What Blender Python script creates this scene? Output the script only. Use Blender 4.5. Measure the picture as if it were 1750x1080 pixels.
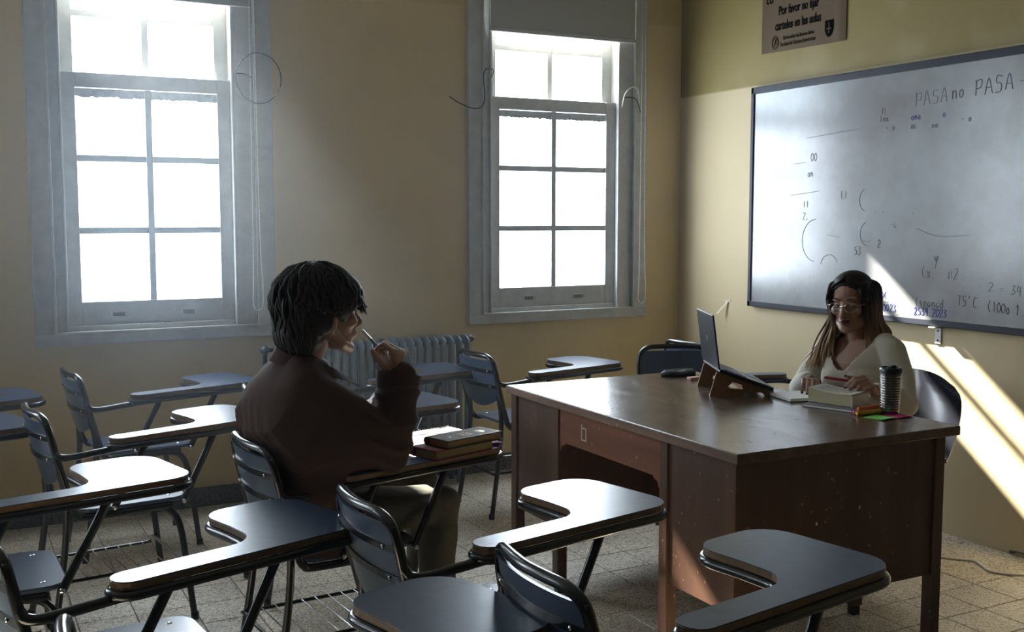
import bpy, bmesh, math, random
import numpy as np
from mathutils import Vector, Matrix, Quaternion

for o in list(bpy.data.objects):
    bpy.data.objects.remove(o)
SC = bpy.context.scene
COL = SC.collection
rnd = random.Random(7)

# ------------------------------------------------------------------ camera, world, sun, exposure
EYE = Vector((0.0, 0.0, 1.45))
YAW, PITCH = math.radians(27.69), math.radians(5.24)
cam_d = bpy.data.cameras.new('camera')
cam_d.sensor_width = 36.0
cam_d.lens = 36.0 * 1840.0 / 1750.0
cam_d.clip_start = 0.05
cam = bpy.data.objects.new('camera', cam_d)
COL.objects.link(cam)
fwd = Vector((math.sin(YAW) * math.cos(PITCH), math.cos(YAW) * math.cos(PITCH), -math.sin(PITCH)))
cam.location = EYE
cam.rotation_euler = fwd.to_track_quat('-Z', 'Y').to_euler()
SC.camera = cam

world = bpy.data.worlds.new('sky')
SC.world = world
world.use_nodes = True
bgn = world.node_tree.nodes['Background']
bgn.inputs['Color'].default_value = (0.76, 0.88, 1.0, 1)
bgn.inputs['Strength'].default_value = 16.0

SUN_DIR = Vector((1.0, -3.35, -2.60)).normalized()
sun_d = bpy.data.lights.new('sun', 'SUN')
sun_d.energy = 66.0
sun_d.angle = math.radians(0.9)
sun_d.color = (1.0, 0.93, 0.80)
sun = bpy.data.objects.new('sun', sun_d)
sun.rotation_euler = SUN_DIR.to_track_quat('-Z', 'Y').to_euler()
sun.location = (-3, 9, 7)
COL.objects.link(sun)

PANE_GLOW = 16.0          # daylight carried by the frosted panes
HAZE = 0.042

SC.cycles.max_bounces = 8
SC.cycles.diffuse_bounces = 5
SC.cycles.glossy_bounces = 3
SC.cycles.transparent_max_bounces = 8
vs = SC.view_settings
vs.view_transform = 'Standard'
vs.look = 'None'
vs.gamma = 1.0
vs.use_curve_mapping = False
vs.exposure = 0.26

YB, XR = 5.44, 4.02      # window wall and board wall
XL, YF, ZC = -5.6, -2.6, 3.55

# ------------------------------------------------------------------ helpers: materials
def mat(name, col, rough=0.6, metal=0.0, spec=0.5, coat=0.0, noise=None, bump=None, sheen=0.0):
    """noise = (scale, second colour, contrast[, stretch]); bump = (scale, strength)"""
    m = bpy.data.materials.new(name)
    m.use_nodes = True
    nt = m.node_tree
    b = nt.nodes['Principled BSDF']
    b.inputs['Base Color'].default_value = (*col, 1)
    b.inputs['Roughness'].default_value = rough
    b.inputs['Metallic'].default_value = metal
    b.inputs['Specular IOR Level'].default_value = spec
    b.inputs['Coat Weight'].default_value = coat
    b.inputs['Sheen Weight'].default_value = sheen
    if noise or bump:
        geo = nt.nodes.new('ShaderNodeNewGeometry')
    if noise:
        mp = nt.nodes.new('ShaderNodeMapping')
        st = noise[3] if len(noise) > 3 else (1, 1, 1)
        mp.inputs['Scale'].default_value = st
        nt.links.new(geo.outputs['Position'], mp.inputs['Vector'])
        n = nt.nodes.new('ShaderNodeTexNoise')
        n.inputs['Scale'].default_value = noise[0]
        n.inputs['Detail'].default_value = 6
        n.inputs['Roughness'].default_value = 0.6
        nt.links.new(mp.outputs['Vector'], n.inputs['Vector'])
        r = nt.nodes.new('ShaderNodeValToRGB')
        c = noise[2]
        r.color_ramp.elements[0].position = 0.5 - 0.5 * c
        r.color_ramp.elements[1].position = 0.5 + 0.5 * c
        r.color_ramp.elements[0].color = (*col, 1)
        r.color_ramp.elements[1].color = (*noise[1], 1)
        nt.links.new(n.outputs['Fac'], r.inputs['Fac'])
        nt.links.new(r.outputs['Color'], b.inputs['Base Color'])
    if bump:
        n2 = nt.nodes.new('ShaderNodeTexNoise')
        n2.inputs['Scale'].default_value = bump[0]
        n2.inputs['Detail'].default_value = 5
        nt.links.new(geo.outputs['Position'], n2.inputs['Vector'])
        bp = nt.nodes.new('ShaderNodeBump')
        bp.inputs['Strength'].default_value = bump[1]
        bp.inputs['Distance'].default_value = 0.01
        nt.links.new(n2.outputs['Fac'], bp.inputs['Height'])
        nt.links.new(bp.outputs['Normal'], b.inputs['Normal'])
    return m

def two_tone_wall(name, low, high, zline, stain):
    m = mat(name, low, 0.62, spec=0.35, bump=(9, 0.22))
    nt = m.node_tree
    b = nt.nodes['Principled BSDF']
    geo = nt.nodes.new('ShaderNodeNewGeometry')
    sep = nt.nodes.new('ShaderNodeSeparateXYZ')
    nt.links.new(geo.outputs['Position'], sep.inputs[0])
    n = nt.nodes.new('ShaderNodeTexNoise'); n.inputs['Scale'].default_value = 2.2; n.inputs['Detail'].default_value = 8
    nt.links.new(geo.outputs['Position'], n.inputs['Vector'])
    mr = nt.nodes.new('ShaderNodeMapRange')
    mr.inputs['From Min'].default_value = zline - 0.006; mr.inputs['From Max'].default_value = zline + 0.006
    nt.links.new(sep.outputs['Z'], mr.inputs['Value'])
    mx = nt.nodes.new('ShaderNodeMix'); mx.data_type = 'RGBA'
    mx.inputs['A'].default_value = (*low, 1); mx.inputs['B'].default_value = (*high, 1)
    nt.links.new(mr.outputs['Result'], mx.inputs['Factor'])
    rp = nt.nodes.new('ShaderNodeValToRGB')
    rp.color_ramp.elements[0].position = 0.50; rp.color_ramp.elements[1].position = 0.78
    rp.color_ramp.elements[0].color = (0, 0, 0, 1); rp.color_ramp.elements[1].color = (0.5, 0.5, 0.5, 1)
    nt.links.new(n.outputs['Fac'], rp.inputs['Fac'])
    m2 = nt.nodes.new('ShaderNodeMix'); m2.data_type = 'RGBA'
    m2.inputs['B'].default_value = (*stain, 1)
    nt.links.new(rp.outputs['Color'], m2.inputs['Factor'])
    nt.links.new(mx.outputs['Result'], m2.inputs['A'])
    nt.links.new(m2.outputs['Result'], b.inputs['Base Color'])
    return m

def terrazzo(name, base, dark, light):
    m = mat(name, base, 0.42, spec=0.4)
    nt = m.node_tree
    b = nt.nodes['Principled BSDF']
    geo = nt.nodes.new('ShaderNodeNewGeometry')
    v = nt.nodes.new('ShaderNodeTexVoronoi'); v.inputs['Scale'].default_value = 190
    nt.links.new(geo.outputs['Position'], v.inputs['Vector'])
    r = nt.nodes.new('ShaderNodeValToRGB'); r.color_ramp.interpolation = 'CONSTANT'
    e = r.color_ramp.elements
    e[0].position = 0; e[0].color = (*dark, 1)
    e[1].position = 0.24; e[1].color = (*base, 1)
    e2 = r.color_ramp.elements.new(0.72); e2.color = (*light, 1)
    sp = nt.nodes.new('ShaderNodeSeparateColor')
    nt.links.new(v.outputs['Color'], sp.inputs[0])
    nt.links.new(sp.outputs[0], r.inputs['Fac'])
    n = nt.nodes.new('ShaderNodeTexNoise'); n.inputs['Scale'].default_value = 3.5; n.inputs['Detail'].default_value = 6
    nt.links.new(geo.outputs['Position'], n.inputs['Vector'])
    mr = nt.nodes.new('ShaderNodeMapRange'); mr.inputs['From Min'].default_value = .3; mr.inputs['From Max'].default_value = .7
    mr.inputs['To Min'].default_value = .72; mr.inputs['To Max'].default_value = 1.08
    nt.links.new(n.outputs['Fac'], mr.inputs['Value'])
    mu = nt.nodes.new('ShaderNodeMix'); mu.data_type = 'RGBA'; mu.blend_type = 'MULTIPLY'; mu.inputs['Factor'].default_value = 1
    nt.links.new(r.outputs['Color'], mu.inputs['A'])
    nt.links.new(mr.outputs['Result'], mu.inputs['B'])
    nt.links.new(mu.outputs['Result'], b.inputs['Base Color'])
    return m

def wood(name, c1, c2, rough, axis='y', scale=9.0, wear=None, coat=0.0):
    st = {'x': (0.12, 1.6, 1.6), 'y': (1.6, 0.12, 1.6), 'z': (1.6, 1.6, 0.12)}[axis]
    m = mat(name, c1, rough, spec=0.5, coat=coat, noise=(scale, c2, 0.5, st), bump=(60, 0.06))
    if wear:
        nt = m.node_tree
        b = nt.nodes['Principled BSDF']
        src = b.inputs['Base Color'].links[0].from_socket
        geo = nt.nodes.new('ShaderNodeNewGeometry')
        n = nt.nodes.new('ShaderNodeTexNoise'); n.inputs['Scale'].default_value = 62; n.inputs['Detail'].default_value = 3
        nt.links.new(geo.outputs['Position'], n.inputs['Vector'])
        r = nt.nodes.new('ShaderNodeValToRGB')
        r.color_ramp.elements[0].position = 0.70; r.color_ramp.elements[1].position = 0.74
        r.color_ramp.elements[0].color = (0, 0, 0, 1); r.color_ramp.elements[1].color = (.8, .8, .8, 1)
        nt.links.new(n.outputs['Fac'], r.inputs['Fac'])
        mx = nt.nodes.new('ShaderNodeMix'); mx.data_type = 'RGBA'; mx.inputs['B'].default_value = (*wear, 1)
        nt.links.new(r.outputs['Color'], mx.inputs['Factor']); nt.links.new(src, mx.inputs['A'])
        nt.links.new(mx.outputs['Result'], b.inputs['Base Color'])
    return m

def scuff(m):
    """polish worn unevenly: roughness varies in streaks"""
    nt = m.node_tree; b = nt.nodes['Principled BSDF']
    geo = nt.nodes.new('ShaderNodeNewGeometry'); mp = nt.nodes.new('ShaderNodeMapping'); mp.inputs['Scale'].default_value = (2.5, 1, 1)
    nt.links.new(geo.outputs['Position'], mp.inputs['Vector'])
    n = nt.nodes.new('ShaderNodeTexNoise'); n.inputs['Scale'].default_value = 4; n.inputs['Detail'].default_value = 9; n.inputs['Roughness'].default_value = .75
    nt.links.new(mp.outputs['Vector'], n.inputs['Vector'])
    r = nt.nodes.new('ShaderNodeMapRange'); r.inputs['From Min'].default_value = .35; r.inputs['From Max'].default_value = .68; r.inputs['To Min'].default_value = .19; r.inputs['To Max'].default_value = .29
    nt.links.new(n.outputs['Fac'], r.inputs['Value']); nt.links.new(r.outputs['Result'], b.inputs['Roughness'])
    nt.links.new(r.outputs['Result'], b.inputs['Coat Roughness'])

def glow_pane(name, col, strength):
    m = bpy.data.materials.new(name); m.use_nodes = True
    nt = m.node_tree
    b = nt.nodes['Principled BSDF']
    b.inputs['Base Color'].default_value = (0.8, 0.82, 0.85, 1)
    b.inputs['Roughness'].default_value = 0.35
    b.inputs['Emission Color'].default_value = (*col, 1)
    b.inputs['Emission Strength'].default_value = strength
    return m

def clear_pane(name, gloss=0.06):
    m = bpy.data.materials.new(name); m.use_nodes = True
    nt = m.node_tree
    for n in list(nt.nodes):
        if n.type != 'OUTPUT_MATERIAL': nt.nodes.remove(n)
    out = [n for n in nt.nodes if n.type == 'OUTPUT_MATERIAL'][0]
    t = nt.nodes.new('ShaderNodeBsdfTransparent'); t.inputs['Color'].default_value = (.94, .96, .97, 1)
    g = nt.nodes.new('ShaderNodeBsdfGlossy'); g.inputs['Roughness'].default_value = 0.05
    mx = nt.nodes.new('ShaderNodeMixShader'); mx.inputs[0].default_value = gloss
    nt.links.new(t.outputs[0], mx.inputs[1]); nt.links.new(g.outputs[0], mx.inputs[2])
    nt.links.new(mx.outputs[0], out.inputs[0])
    return m

M = {}
M['wall_b'] = two_tone_wall('wall_paint_ochre', (0.66, 0.515, 0.255), (0.58, 0.45, 0.20), 2.6, (0.48, 0.39, 0.24))
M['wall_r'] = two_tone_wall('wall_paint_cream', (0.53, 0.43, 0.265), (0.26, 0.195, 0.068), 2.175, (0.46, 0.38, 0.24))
M['wall_d'] = mat('dark_unseen_wall', (0.10, 0.075, 0.05), 0.7)  # unseen walls, colour darkened to cut bounced light
M['ceiling'] = mat('ceiling_paint', (0.38, 0.36, 0.30), 0.8)
M['tile'] = terrazzo('terrazzo_tile', (0.66, 0.58, 0.46), (0.27, 0.225, 0.175), (0.80, 0.73, 0.61))
M['grout'] = mat('grout', (0.10, 0.09, 0.075), 0.9)
M['skirt'] = terrazzo('skirting_terrazzo', (0.10, 0.10, 0.10), (0.05, 0.05, 0.05), (0.16, 0.16, 0.15))
M['winpaint'] = mat('window_paint', (0.53, 0.525, 0.50), 0.45, noise=(14, (0.40, 0.40, 0.385), 0.5), bump=(30, 0.12))
M['frost'] = glow_pane('frosted_pane', (0.78, 0.89, 1.0), PANE_GLOW)
M['clear'] = clear_pane('clear_pane')
M['recess_shade'] = mat('pull_shade', (0.16, 0.16, 0.155), 0.7)
M['rail_shade'] = mat('pane_rail_shade', (0.42, 0.44, 0.48), 0.8, noise=(40, (0.62, 0.64, 0.68), 0.4))
M['blind'] = mat('blind_fabric', (0.42, 0.41, 0.37), 0.85, bump=(300, 0.1))
M['blindbar'] = mat('blind_bar', (0.45, 0.43, 0.42), 0.5)
M['chain'] = mat('bead_chain', (0.75, 0.75, 0.73), 0.35)
M['blackwire'] = mat('black_wire', (0.02, 0.02, 0.025), 0.5)
M['whitewire'] = mat('white_wire', (0.72, 0.72, 0.69), 0.45)
M['radiator'] = mat('radiator_paint', (0.10, 0.135, 0.18), 0.36, noise=(12, (0.14, 0.18, 0.23), 0.5))
M['brass'] = mat('dark_brass', (0.05, 0.05, 0.055), 0.4, metal=0.6)
M['laminate'] = mat('blue_laminate', (0.022, 0.039, 0.078), 0.31, spec=0.45, noise=(26, (0.040, 0.062, 0.108), 0.5), bump=(22, 0.05))
M['bluewood'] = mat('blue_seat_paint', (0.04, 0.062, 0.105), 0.28, spec=0.55, noise=(10, (0.055, 0.08, 0.13), 0.5))
M['ply'] = wood('plywood_edge', (0.10, 0.055, 0.028), (0.19, 0.115, 0.055), 0.45, 'x', 60)
M['tube'] = mat('black_tube', (0.008, 0.009, 0.012), 0.22, spec=0.6)
M['chrome'] = mat('chrome', (0.7, 0.7, 0.7), 0.18, metal=1.0)
M['desk'] = wood('desk_wood', (0.046, 0.022, 0.014), (0.100, 0.048, 0.028), 0.42, 'z', 7, wear=(0.38, 0.27, 0.19))
M['desktop'] = wood('desk_top_wood', (0.075, 0.045, 0.029), (0.135, 0.088, 0.057), 0.22, 'y', 9, coat=0.08)
scuff(M['desktop'])
M['edge'] = wood('worn_edge_wood', (0.085, 0.045, 0.026), (0.21, 0.125, 0.075), 0.45, 'y', 22, wear=(0.55, 0.45, 0.36))
M['apron'] = wood('apron_wood', (0.105, 0.036, 0.016), (0.19, 0.070, 0.030), 0.40, 'y', 9, wear=(0.40, 0.30, 0.22))
M['boardwhite'] = mat('whiteboard_enamel', (0.31, 0.322, 0.335), 0.26, spec=0.55, coat=0.35, noise=(1.9, (0.21, 0.20, 0.205), 0.30, (1, 1, 1)))
M['boardwhite'].node_tree.nodes['Principled BSDF'].inputs['Coat Roughness'].default_value = 0.20
M['boardframe'] = mat('board_frame', (0.016, 0.020, 0.032), 0.5, spec=0.3)
M['marker_grey'] = mat('marker_grey', (0.085, 0.09, 0.10), 0.8)
M['marker_faint'] = mat('marker_faint', (0.15, 0.155, 0.165), 0.8)
M['marker_blue'] = mat('marker_blue', (0.03, 0.045, 0.22), 0.8)
M['steel'] = mat('galvanised_steel', (0.52, 0.50, 0.47), 0.4, metal=0.5)
M['poster'] = mat('poster_paper', (0.135, 0.095, 0.062), 0.6, spec=0.08, bump=(6, 0.2))
M['ink'] = mat('poster_ink', (0.006, 0.005, 0.005), 0.95, spec=0.0)
M['jacket'] = mat('brown_jacket', (0.060, 0.037, 0.031), 0.92, spec=0.2, bump=(140, 0.25))
M['trouser'] = mat('olive_trouser', (0.072, 0.066, 0.048), 0.9, bump=(40, 0.3))
M['trouser_w'] = mat('dark_trouser', (0.03, 0.03, 0.04), 0.9)
M['skin_m'] = mat('skin_warm', (0.42, 0.24, 0.16), 0.5)
M['skin_w'] = mat('skin_tan', (0.34, 0.185, 0.125), 0.5)
M['hair_m'] = mat('black_hair', (0.007, 0.005, 0.004), 0.55, spec=0.22)
M['knit'] = mat('cream_knit', (0.56, 0.52, 0.43), 0.9, sheen=0.2, bump=(70, 0.25))
M['shirt'] = mat('pale_shirt', (0.5, 0.48, 0.46), 0.9)
M['shoe'] = mat('shoe_leather', (0.02, 0.018, 0.016), 0.4)
M['lip'] = mat('dark_lipstick', (0.10, 0.016, 0.022), 0.4)
M['nail'] = mat('red_nail', (0.12, 0.008, 0.012), 0.2)
M['eye'] = mat('eye_white', (0.6, 0.57, 0.53), 0.2)
M['brow'] = mat('brow_hair', (0.03, 0.02, 0.015), 0.7)
M['gold'] = mat('thin_gold', (0.75, 0.58, 0.35), 0.25, metal=1.0)
M['silver'] = mat('silver', (0.8, 0.8, 0.8), 0.2, metal=1.0)
M['lens'] = clear_pane('spectacle_lens', .025)
M['shell'] = mat('black_plastic_shell', (0.012, 0.012, 0.016), 0.17, spec=0.7)
M['laptop'] = mat('laptop_blue_black', (0.010, 0.014, 0.024), 0.45, spec=0.3)
M['laptop_in'] = mat('laptop_grey', (0.16, 0.17, 0.18), 0.4)
M['key'] = mat('laptop_key', (0.02, 0.02, 0.025), 0.5)
M['screen'] = mat('laptop_screen', (0.008, 0.008, 0.01), 0.1)
M['standwood'] = wood('stand_plywood', (0.22, 0.11, 0.045), (0.34, 0.19, 0.085), 0.5, 'z', 20)
M['paper'] = mat('white_paper', (0.80, 0.80, 0.78), 0.8)
M['pages'] = mat('page_block', (0.50, 0.46, 0.29), 0.85, noise=(30, (0.42, 0.38, 0.24), 0.5, (.3, .3, 14)))
M['pages_old'] = mat('old_page_block', (0.22, 0.155, 0.075), 0.85, noise=(30, (0.16, 0.11, 0.05), 0.5, (.3, .3, 14)))
M['newsprint'] = mat('book_paper', (0.58, 0.55, 0.47), 0.85)
M['print'] = mat('printed_text', (0.16, 0.15, 0.14), 0.8)
M['cover_dk'] = mat('dark_book_cover', (0.022, 0.015, 0.012), 0.6, spec=0.2, noise=(20, (0.036, 0.026, 0.02), 0.5))
M['cover_red'] = mat('red_book_cover', (0.16, 0.018, 0.026), 0.5, spec=0.3, noise=(24, (0.10, 0.014, 0.02), 0.5))
M['gilt'] = mat('gilt', (0.45, 0.33, 0.15), 0.35, metal=0.7)
M['navy'] = mat('navy_cover', (0.03, 0.035, 0.07), 0.5)
M['lid'] = mat('black_lid', (0.008, 0.008, 0.012), 0.3)
M['cup'] = mat('dark_cup', (0.17, 0.15, 0.145), 0.2, metal=0.9)
M['orange'] = mat('orange_plastic', (0.72, 0.17, 0.05), 0.4)
M['yellow'] = mat('yellow_plastic', (0.70, 0.45, 0.03), 0.4)
M['magenta'] = mat('magenta_plastic', (0.45, 0.06, 0.28), 0.4)
M['note_g'] = mat('green_note', (0.20, 0.62, 0.09), 0.8)
M['note_p'] = mat('pink_note', (0.62, 0.03, 0.22), 0.8)
M['pinkrub'] = mat('pink_rubber', (0.62, 0.33, 0.34), 0.6)
M['blackcloth'] = mat('black_cloth', (0.012, 0.013, 0.016), 0.7)
M['redpen'] = mat('red_pen', (0.30, 0.02, 0.03), 0.3)
M['greypen'] = mat('grey_pen', (0.16, 0.16, 0.17), 0.3)
M['purple'] = mat('purple_plastic', (0.10, 0.02, 0.14), 0.4)
M['tape'] = mat('masking_tape', (0.60, 0.55, 0.42), 0.8)

def ombre_hair(name):
    m = mat(name, (0.035, 0.02, 0.014), 0.5, spec=0.2)
    nt = m.node_tree
    b = nt.nodes['Principled BSDF']
    geo = nt.nodes.new('ShaderNodeNewGeometry')
    sep = nt.nodes.new('ShaderNodeSeparateXYZ'); nt.links.new(geo.outputs['Position'], sep.inputs[0])
    r = nt.nodes.new('ShaderNodeValToRGB')
    mr = nt.nodes.new('ShaderNodeMapRange'); mr.inputs['From Min'].default_value = 0.86; mr.inputs['From Max'].default_value = 1.24
    nt.links.new(sep.outputs['Z'], mr.inputs['Value']); nt.links.new(mr.outputs['Result'], r.inputs['Fac'])
    e = r.color_ramp.elements
    e[0].position = 0.0; e[0].color = (0.42, 0.28, 0.15, 1)
    e[1].position = 0.72; e[1].color = (0.010, 0.006, 0.005, 1)
    k = r.color_ramp.elements.new(0.38); k.color = (0.15, 0.085, 0.045, 1)
    nt.links.new(r.outputs['Color'], b.inputs['Base Color'])
    return m
M['hair_w'] = ombre_hair('ombre_brown_hair')

# ------------------------------------------------------------------ helpers: geometry
class MB:
    """collects shapes as lists of vertices and faces; build() links them as one mesh object"""
    def __init__(s): s.v = []; s.f = []
    def add(s, vs, fs):
        n = len(s.v); s.v += [tuple(p) for p in vs]; s.f += [tuple(i + n for i in f) for f in fs]; return s
    def box(s, a, b, bev=0.0):
        x0, y0, z0 = a; x1, y1, z1 = b
        if bev <= 0:
            vs = [(x0, y0, z0), (x1, y0, z0), (x1, y1, z0), (x0, y1, z0), (x0, y0, z1), (x1, y0, z1), (x1, y1, z1), (x0, y1, z1)]
            return s.add(vs, [(0, 3, 2, 1), (4, 5, 6, 7), (0, 1, 5, 4), (1, 2, 6, 5), (2, 3, 7, 6), (3, 0, 4, 7)])
        bm = bmesh.new(); bmesh.ops.create_cube(bm, size=1)
        for v in bm.verts:
            v.co = Vector(((x0 + x1) / 2 + v.co.x * (x1 - x0), (y0 + y1) / 2 + v.co.y * (y1 - y0), (z0 + z1) / 2 + v.co.z * (z1 - z0)))
        bmesh.ops.bevel(bm, geom=list(bm.edges), offset=bev, segments=2, affect='EDGES', profile=0.5)
        return s.bm(bm)
    def bm(s, bm):
        bm.verts.index_update()
        s.add([v.co[:] for v in bm.verts], [[v.index for v in f.verts] for f in bm.faces]); bm.free(); return s
    def prism(s, out, z0, z1, bev=0.0):
        """outline (x, y) CCW extruded from z0 to z1"""
        n = len(out)
        if bev <= 0:
            vs = [(x, y, z0) for x, y in out] + [(x, y, z1) for x, y in out]
            fs = [tuple(range(n - 1, -1, -1)), tuple(range(n, 2 * n))] + [(i, (i + 1) % n, n + (i + 1) % n, n + i) for i in range(n)]
            return s.add(vs, fs)
        c = [(Vector((x, y, 0))) for x, y in out]
        inn = []
        for i in range(n):
            d = (c[(i + 1) % n] - c[i - 1]); d.normalize(); nrm = Vector((-d.y, d.x, 0)); inn.append(c[i] + nrm * bev)
        rings = [[(p.x, p.y, z0) for p in inn], [(p.x, p.y, z0 + bev) for p in c], [(p.x, p.y, z1 - bev) for p in c], [(p.x, p.y, z1) for p in inn]]
        vs = sum(rings, [])
        fs = [tuple(range(n - 1, -1, -1)), tuple(range(3 * n, 4 * n))]
        for k in range(3):
            fs += [(k * n + i, k * n + (i + 1) % n, (k + 1) * n + (i + 1) % n, (k + 1) * n + i) for i in range(n)]
        return s.add(vs, fs)
    def tube(s, pts, r, seg=10, closed=False, cap=True):
        pts = [Vector(p) for p in pts]; n = len(pts)
        rr = r if isinstance(r, (list, tuple)) else [r] * n
        vs = []; ref = None
        for i, p in enumerate(pts):
            if closed: t = pts[(i + 1) % n] - pts[i - 1]
            else: t = pts[min(i + 1, n - 1)] - pts[max(i - 1, 0)]
            t.normalize()
            if ref is None:
                ref = Vector((0, 0, 1)) if abs(t.z) < 0.9 else Vector((1, 0, 0))
            a = (ref - t * ref.dot(t)).normalized(); ref = a; b = t.cross(a)
            for k in range(seg):
                w = 2 * math.pi * k / seg
                vs.append(p + (a * math.cos(w) + b * math.sin(w)) * rr[i])
        fs = []
        m = n if closed else n - 1
        for i in range(m):
            j = (i + 1) % n
            for k in range(seg):
                fs.append((i * seg + k, i * seg + (k + 1) % seg, j * seg + (k + 1) % seg, j * seg + k))
        if cap and not closed:
            fs.append(tuple(range(seg - 1, -1, -1))); fs.append(tuple((n - 1) * seg + k for k in range(seg)))
        return s.add(vs, fs)
    def lathe(s, prof, c=(0, 0), seg=28):
        """profile of (r, z) about a vertical axis through c"""
        n = len(prof); vs = []; fs = []
        for r, z in prof:
            for k in range(seg):
                w = 2 * math.pi * k / seg; vs.append((c[0] + r * math.cos(w), c[1] + r * math.sin(w), z))
        for i in range(n - 1):
            for k in range(seg):
                fs.append((i * seg + k, i * seg + (k + 1) % seg, (i + 1) * seg + (k + 1) % seg, (i + 1) * seg + k))
        fs.append(tuple(range(seg - 1, -1, -1))); fs.append(tuple((n - 1) * seg + k for k in range(seg)))
        return s.add(vs, fs)
    def ball(s, c, r, seg=14, rings=9, rot=None):
        """ellipsoid; r is a radius or three"""
        r = (r, r, r) if not isinstance(r, (tuple, list)) else r
        vs = [(0, 0, 1)]
        for i in range(1, rings):
            t = math.pi * i / rings
            for k in range(seg):
                w = 2 * math.pi * k / seg; vs.append((math.sin(t) * math.cos(w), math.sin(t) * math.sin(w), math.cos(t)))
        vs.append((0, 0, -1))
        fs = [(0, 1 + k, 1 + (k + 1) % seg) for k in range(seg)]
        for i in range(rings - 2):
            a = 1 + i * seg; b = a + seg
            fs += [(a + k, b + k, b + (k + 1) % seg, a + (k + 1) % seg) for k in range(seg)]
        a = 1 + (rings - 2) * seg
        fs += [(a + k, len(vs) - 1, a + (k + 1) % seg) for k in range(seg)]
        out = []
        for p in vs:
            q = Vector((p[0] * r[0], p[1] * r[1], p[2] * r[2]))
            if rot is not None: q = rot @ q
            out.append(q + Vector(c))
        return s.add(out, fs)
    def loft(s, rings):
        """rings of equal length, capped"""
        n = len(rings[0]); vs = sum([list(r) for r in rings], [])
        fs = [tuple(range(n - 1, -1, -1)), tuple((len(rings) - 1) * n + k for k in range(n))]
        for i in range(len(rings) - 1):
            fs += [(i * n + k, i * n + (k + 1) % n, (i + 1) * n + (k + 1) % n, (i + 1) * n + k) for k in range(n)]
        return s.add(vs, fs)
    def limb(s, pts, rad, seg=14):
        """tapered rounded limb: tube plus balls at both ends"""
        pts = [Vector(p) for p in pts]
        s.tube(pts, list(rad), seg)
        s.ball(pts[0], rad[0], seg, 8); s.ball(pts[-1], rad[-1], seg, 8)
        return s
    def xf(s, mtx):
        s.v = [tuple(mtx @ Vector(p)) for p in s.v]; return s
    def mesh(s, name):
        me = bpy.data.meshes.new(name); me.from_pydata(s.v, [], s.f); me.update()
        bm = bmesh.new(); bm.from_mesh(me); bmesh.ops.recalc_face_normals(bm, faces=bm.faces); bm.to_mesh(me); bm.free()
        return me
    def build(s, name, m, parent=None, smooth=False, loc=None):
        me = s.mesh(name)
        if smooth: smooth_mesh(me)
        return obj(name, me, m, parent, loc)

def smooth_mesh(me, angle=40):
    for p in me.polygons: p.use_smooth = True
    try: me.set_sharp_from_angle(angle=math.radians(angle))
    except Exception: pass

def obj(name, me, m, parent=None, loc=None):
    o = bpy.data.objects.new(name, me)
    if m is not None and len(me.materials) == 0: me.materials.append(m)
    COL.objects.link(o)
    if parent is not None: o.parent = parent
    if loc is not None: o.location = loc
    return o

def thing(name, label, cat, loc=(0, 0, 0), rotz=0.0, group=None):
    o = bpy.data.objects.new(name, None); COL.objects.link(o)
    o.empty_display_size = 0.1
    o.location = loc; o.rotation_euler = (0, 0, rotz)
    o['label'] = label; o['category'] = cat
    if group: o['group'] = group
    return o

def tag(o, label, cat, group=None, kind=None):
    o['label'] = label; o['category'] = cat
    if group: o['group'] = group
    if kind: o['kind'] = kind
    return o

def struct(o, label, cat='structure'):
    o['kind'] = 'structure'; o['label'] = label; o['category'] = cat
    return o

def copy_tree(o, parent=None):
    c = o.copy(); COL.objects.link(c)
    if parent is not None: c.parent = parent
    for ch in list(o.children): copy_tree(ch, c)
    return c

def arc(cx, cy, r, a0, a1, n=7):
    return [(cx + r * math.cos(math.radians(a0 + (a1 - a0) * i / (n - 1))), cy + r * math.sin(math.radians(a0 + (a1 - a0) * i / (n - 1)))) for i in range(n)]

def rrect(x0, y0, x1, y1, r, n=6):
    return arc(x1 - r, y0 + r, r, -90, 0, n) + arc(x1 - r, y1 - r, r, 0, 90, n) + arc(x0 + r, y1 - r, r, 90, 180, n) + arc(x0 + r, y0 + r, r, 180, 270, n)

def spline(pts, n=8):
    """Catmull-Rom through the points"""
    P = [Vector(p) for p in pts]; P = [P[0] * 2 - P[1]] + P + [P[-1] * 2 - P[-2]]
    out = []
    for i in range(1, len(P) - 2):
        for k in range(n):
            t = k / n
            a, b, c, d = P[i - 1], P[i], P[i + 1], P[i + 2]
            out.append(0.5 * ((2 * b) + (c - a) * t + (2 * a - 5 * b + 4 * c - d) * t * t + (3 * b - a - 3 * c + d) * t ** 3))
    out.append(P[-2])
    return out

def remesh(mb, name, voxel, smooth=6, sculpt=None):
    """voxel union of all shapes in mb: one continuous surface"""
    me = mb.mesh(name + '_raw')
    o = bpy.data.objects.new(name + '_raw', me); COL.objects.link(o)
    r = o.modifiers.new('r', 'REMESH'); r.mode = 'VOXEL'; r.voxel_size = voxel
    if smooth:
        q = o.modifiers.new('s', 'SMOOTH'); q.factor = 0.5; q.iterations = smooth
    dg = bpy.context.evaluated_depsgraph_get()
    new = bpy.data.meshes.new_from_object(o.evaluated_get(dg)); new.name = name
    bpy.data.objects.remove(o); bpy.data.meshes.remove(me)
    if sculpt:
        n = len(new.vertices); co = np.empty(n * 3); new.vertices.foreach_get('co', co); co = co.reshape(-1, 3)
        co = sculpt(co); new.vertices.foreach_set('co', co.ravel()); new.update()
    for p in new.polygons: p.use_smooth = True
    return new

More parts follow.
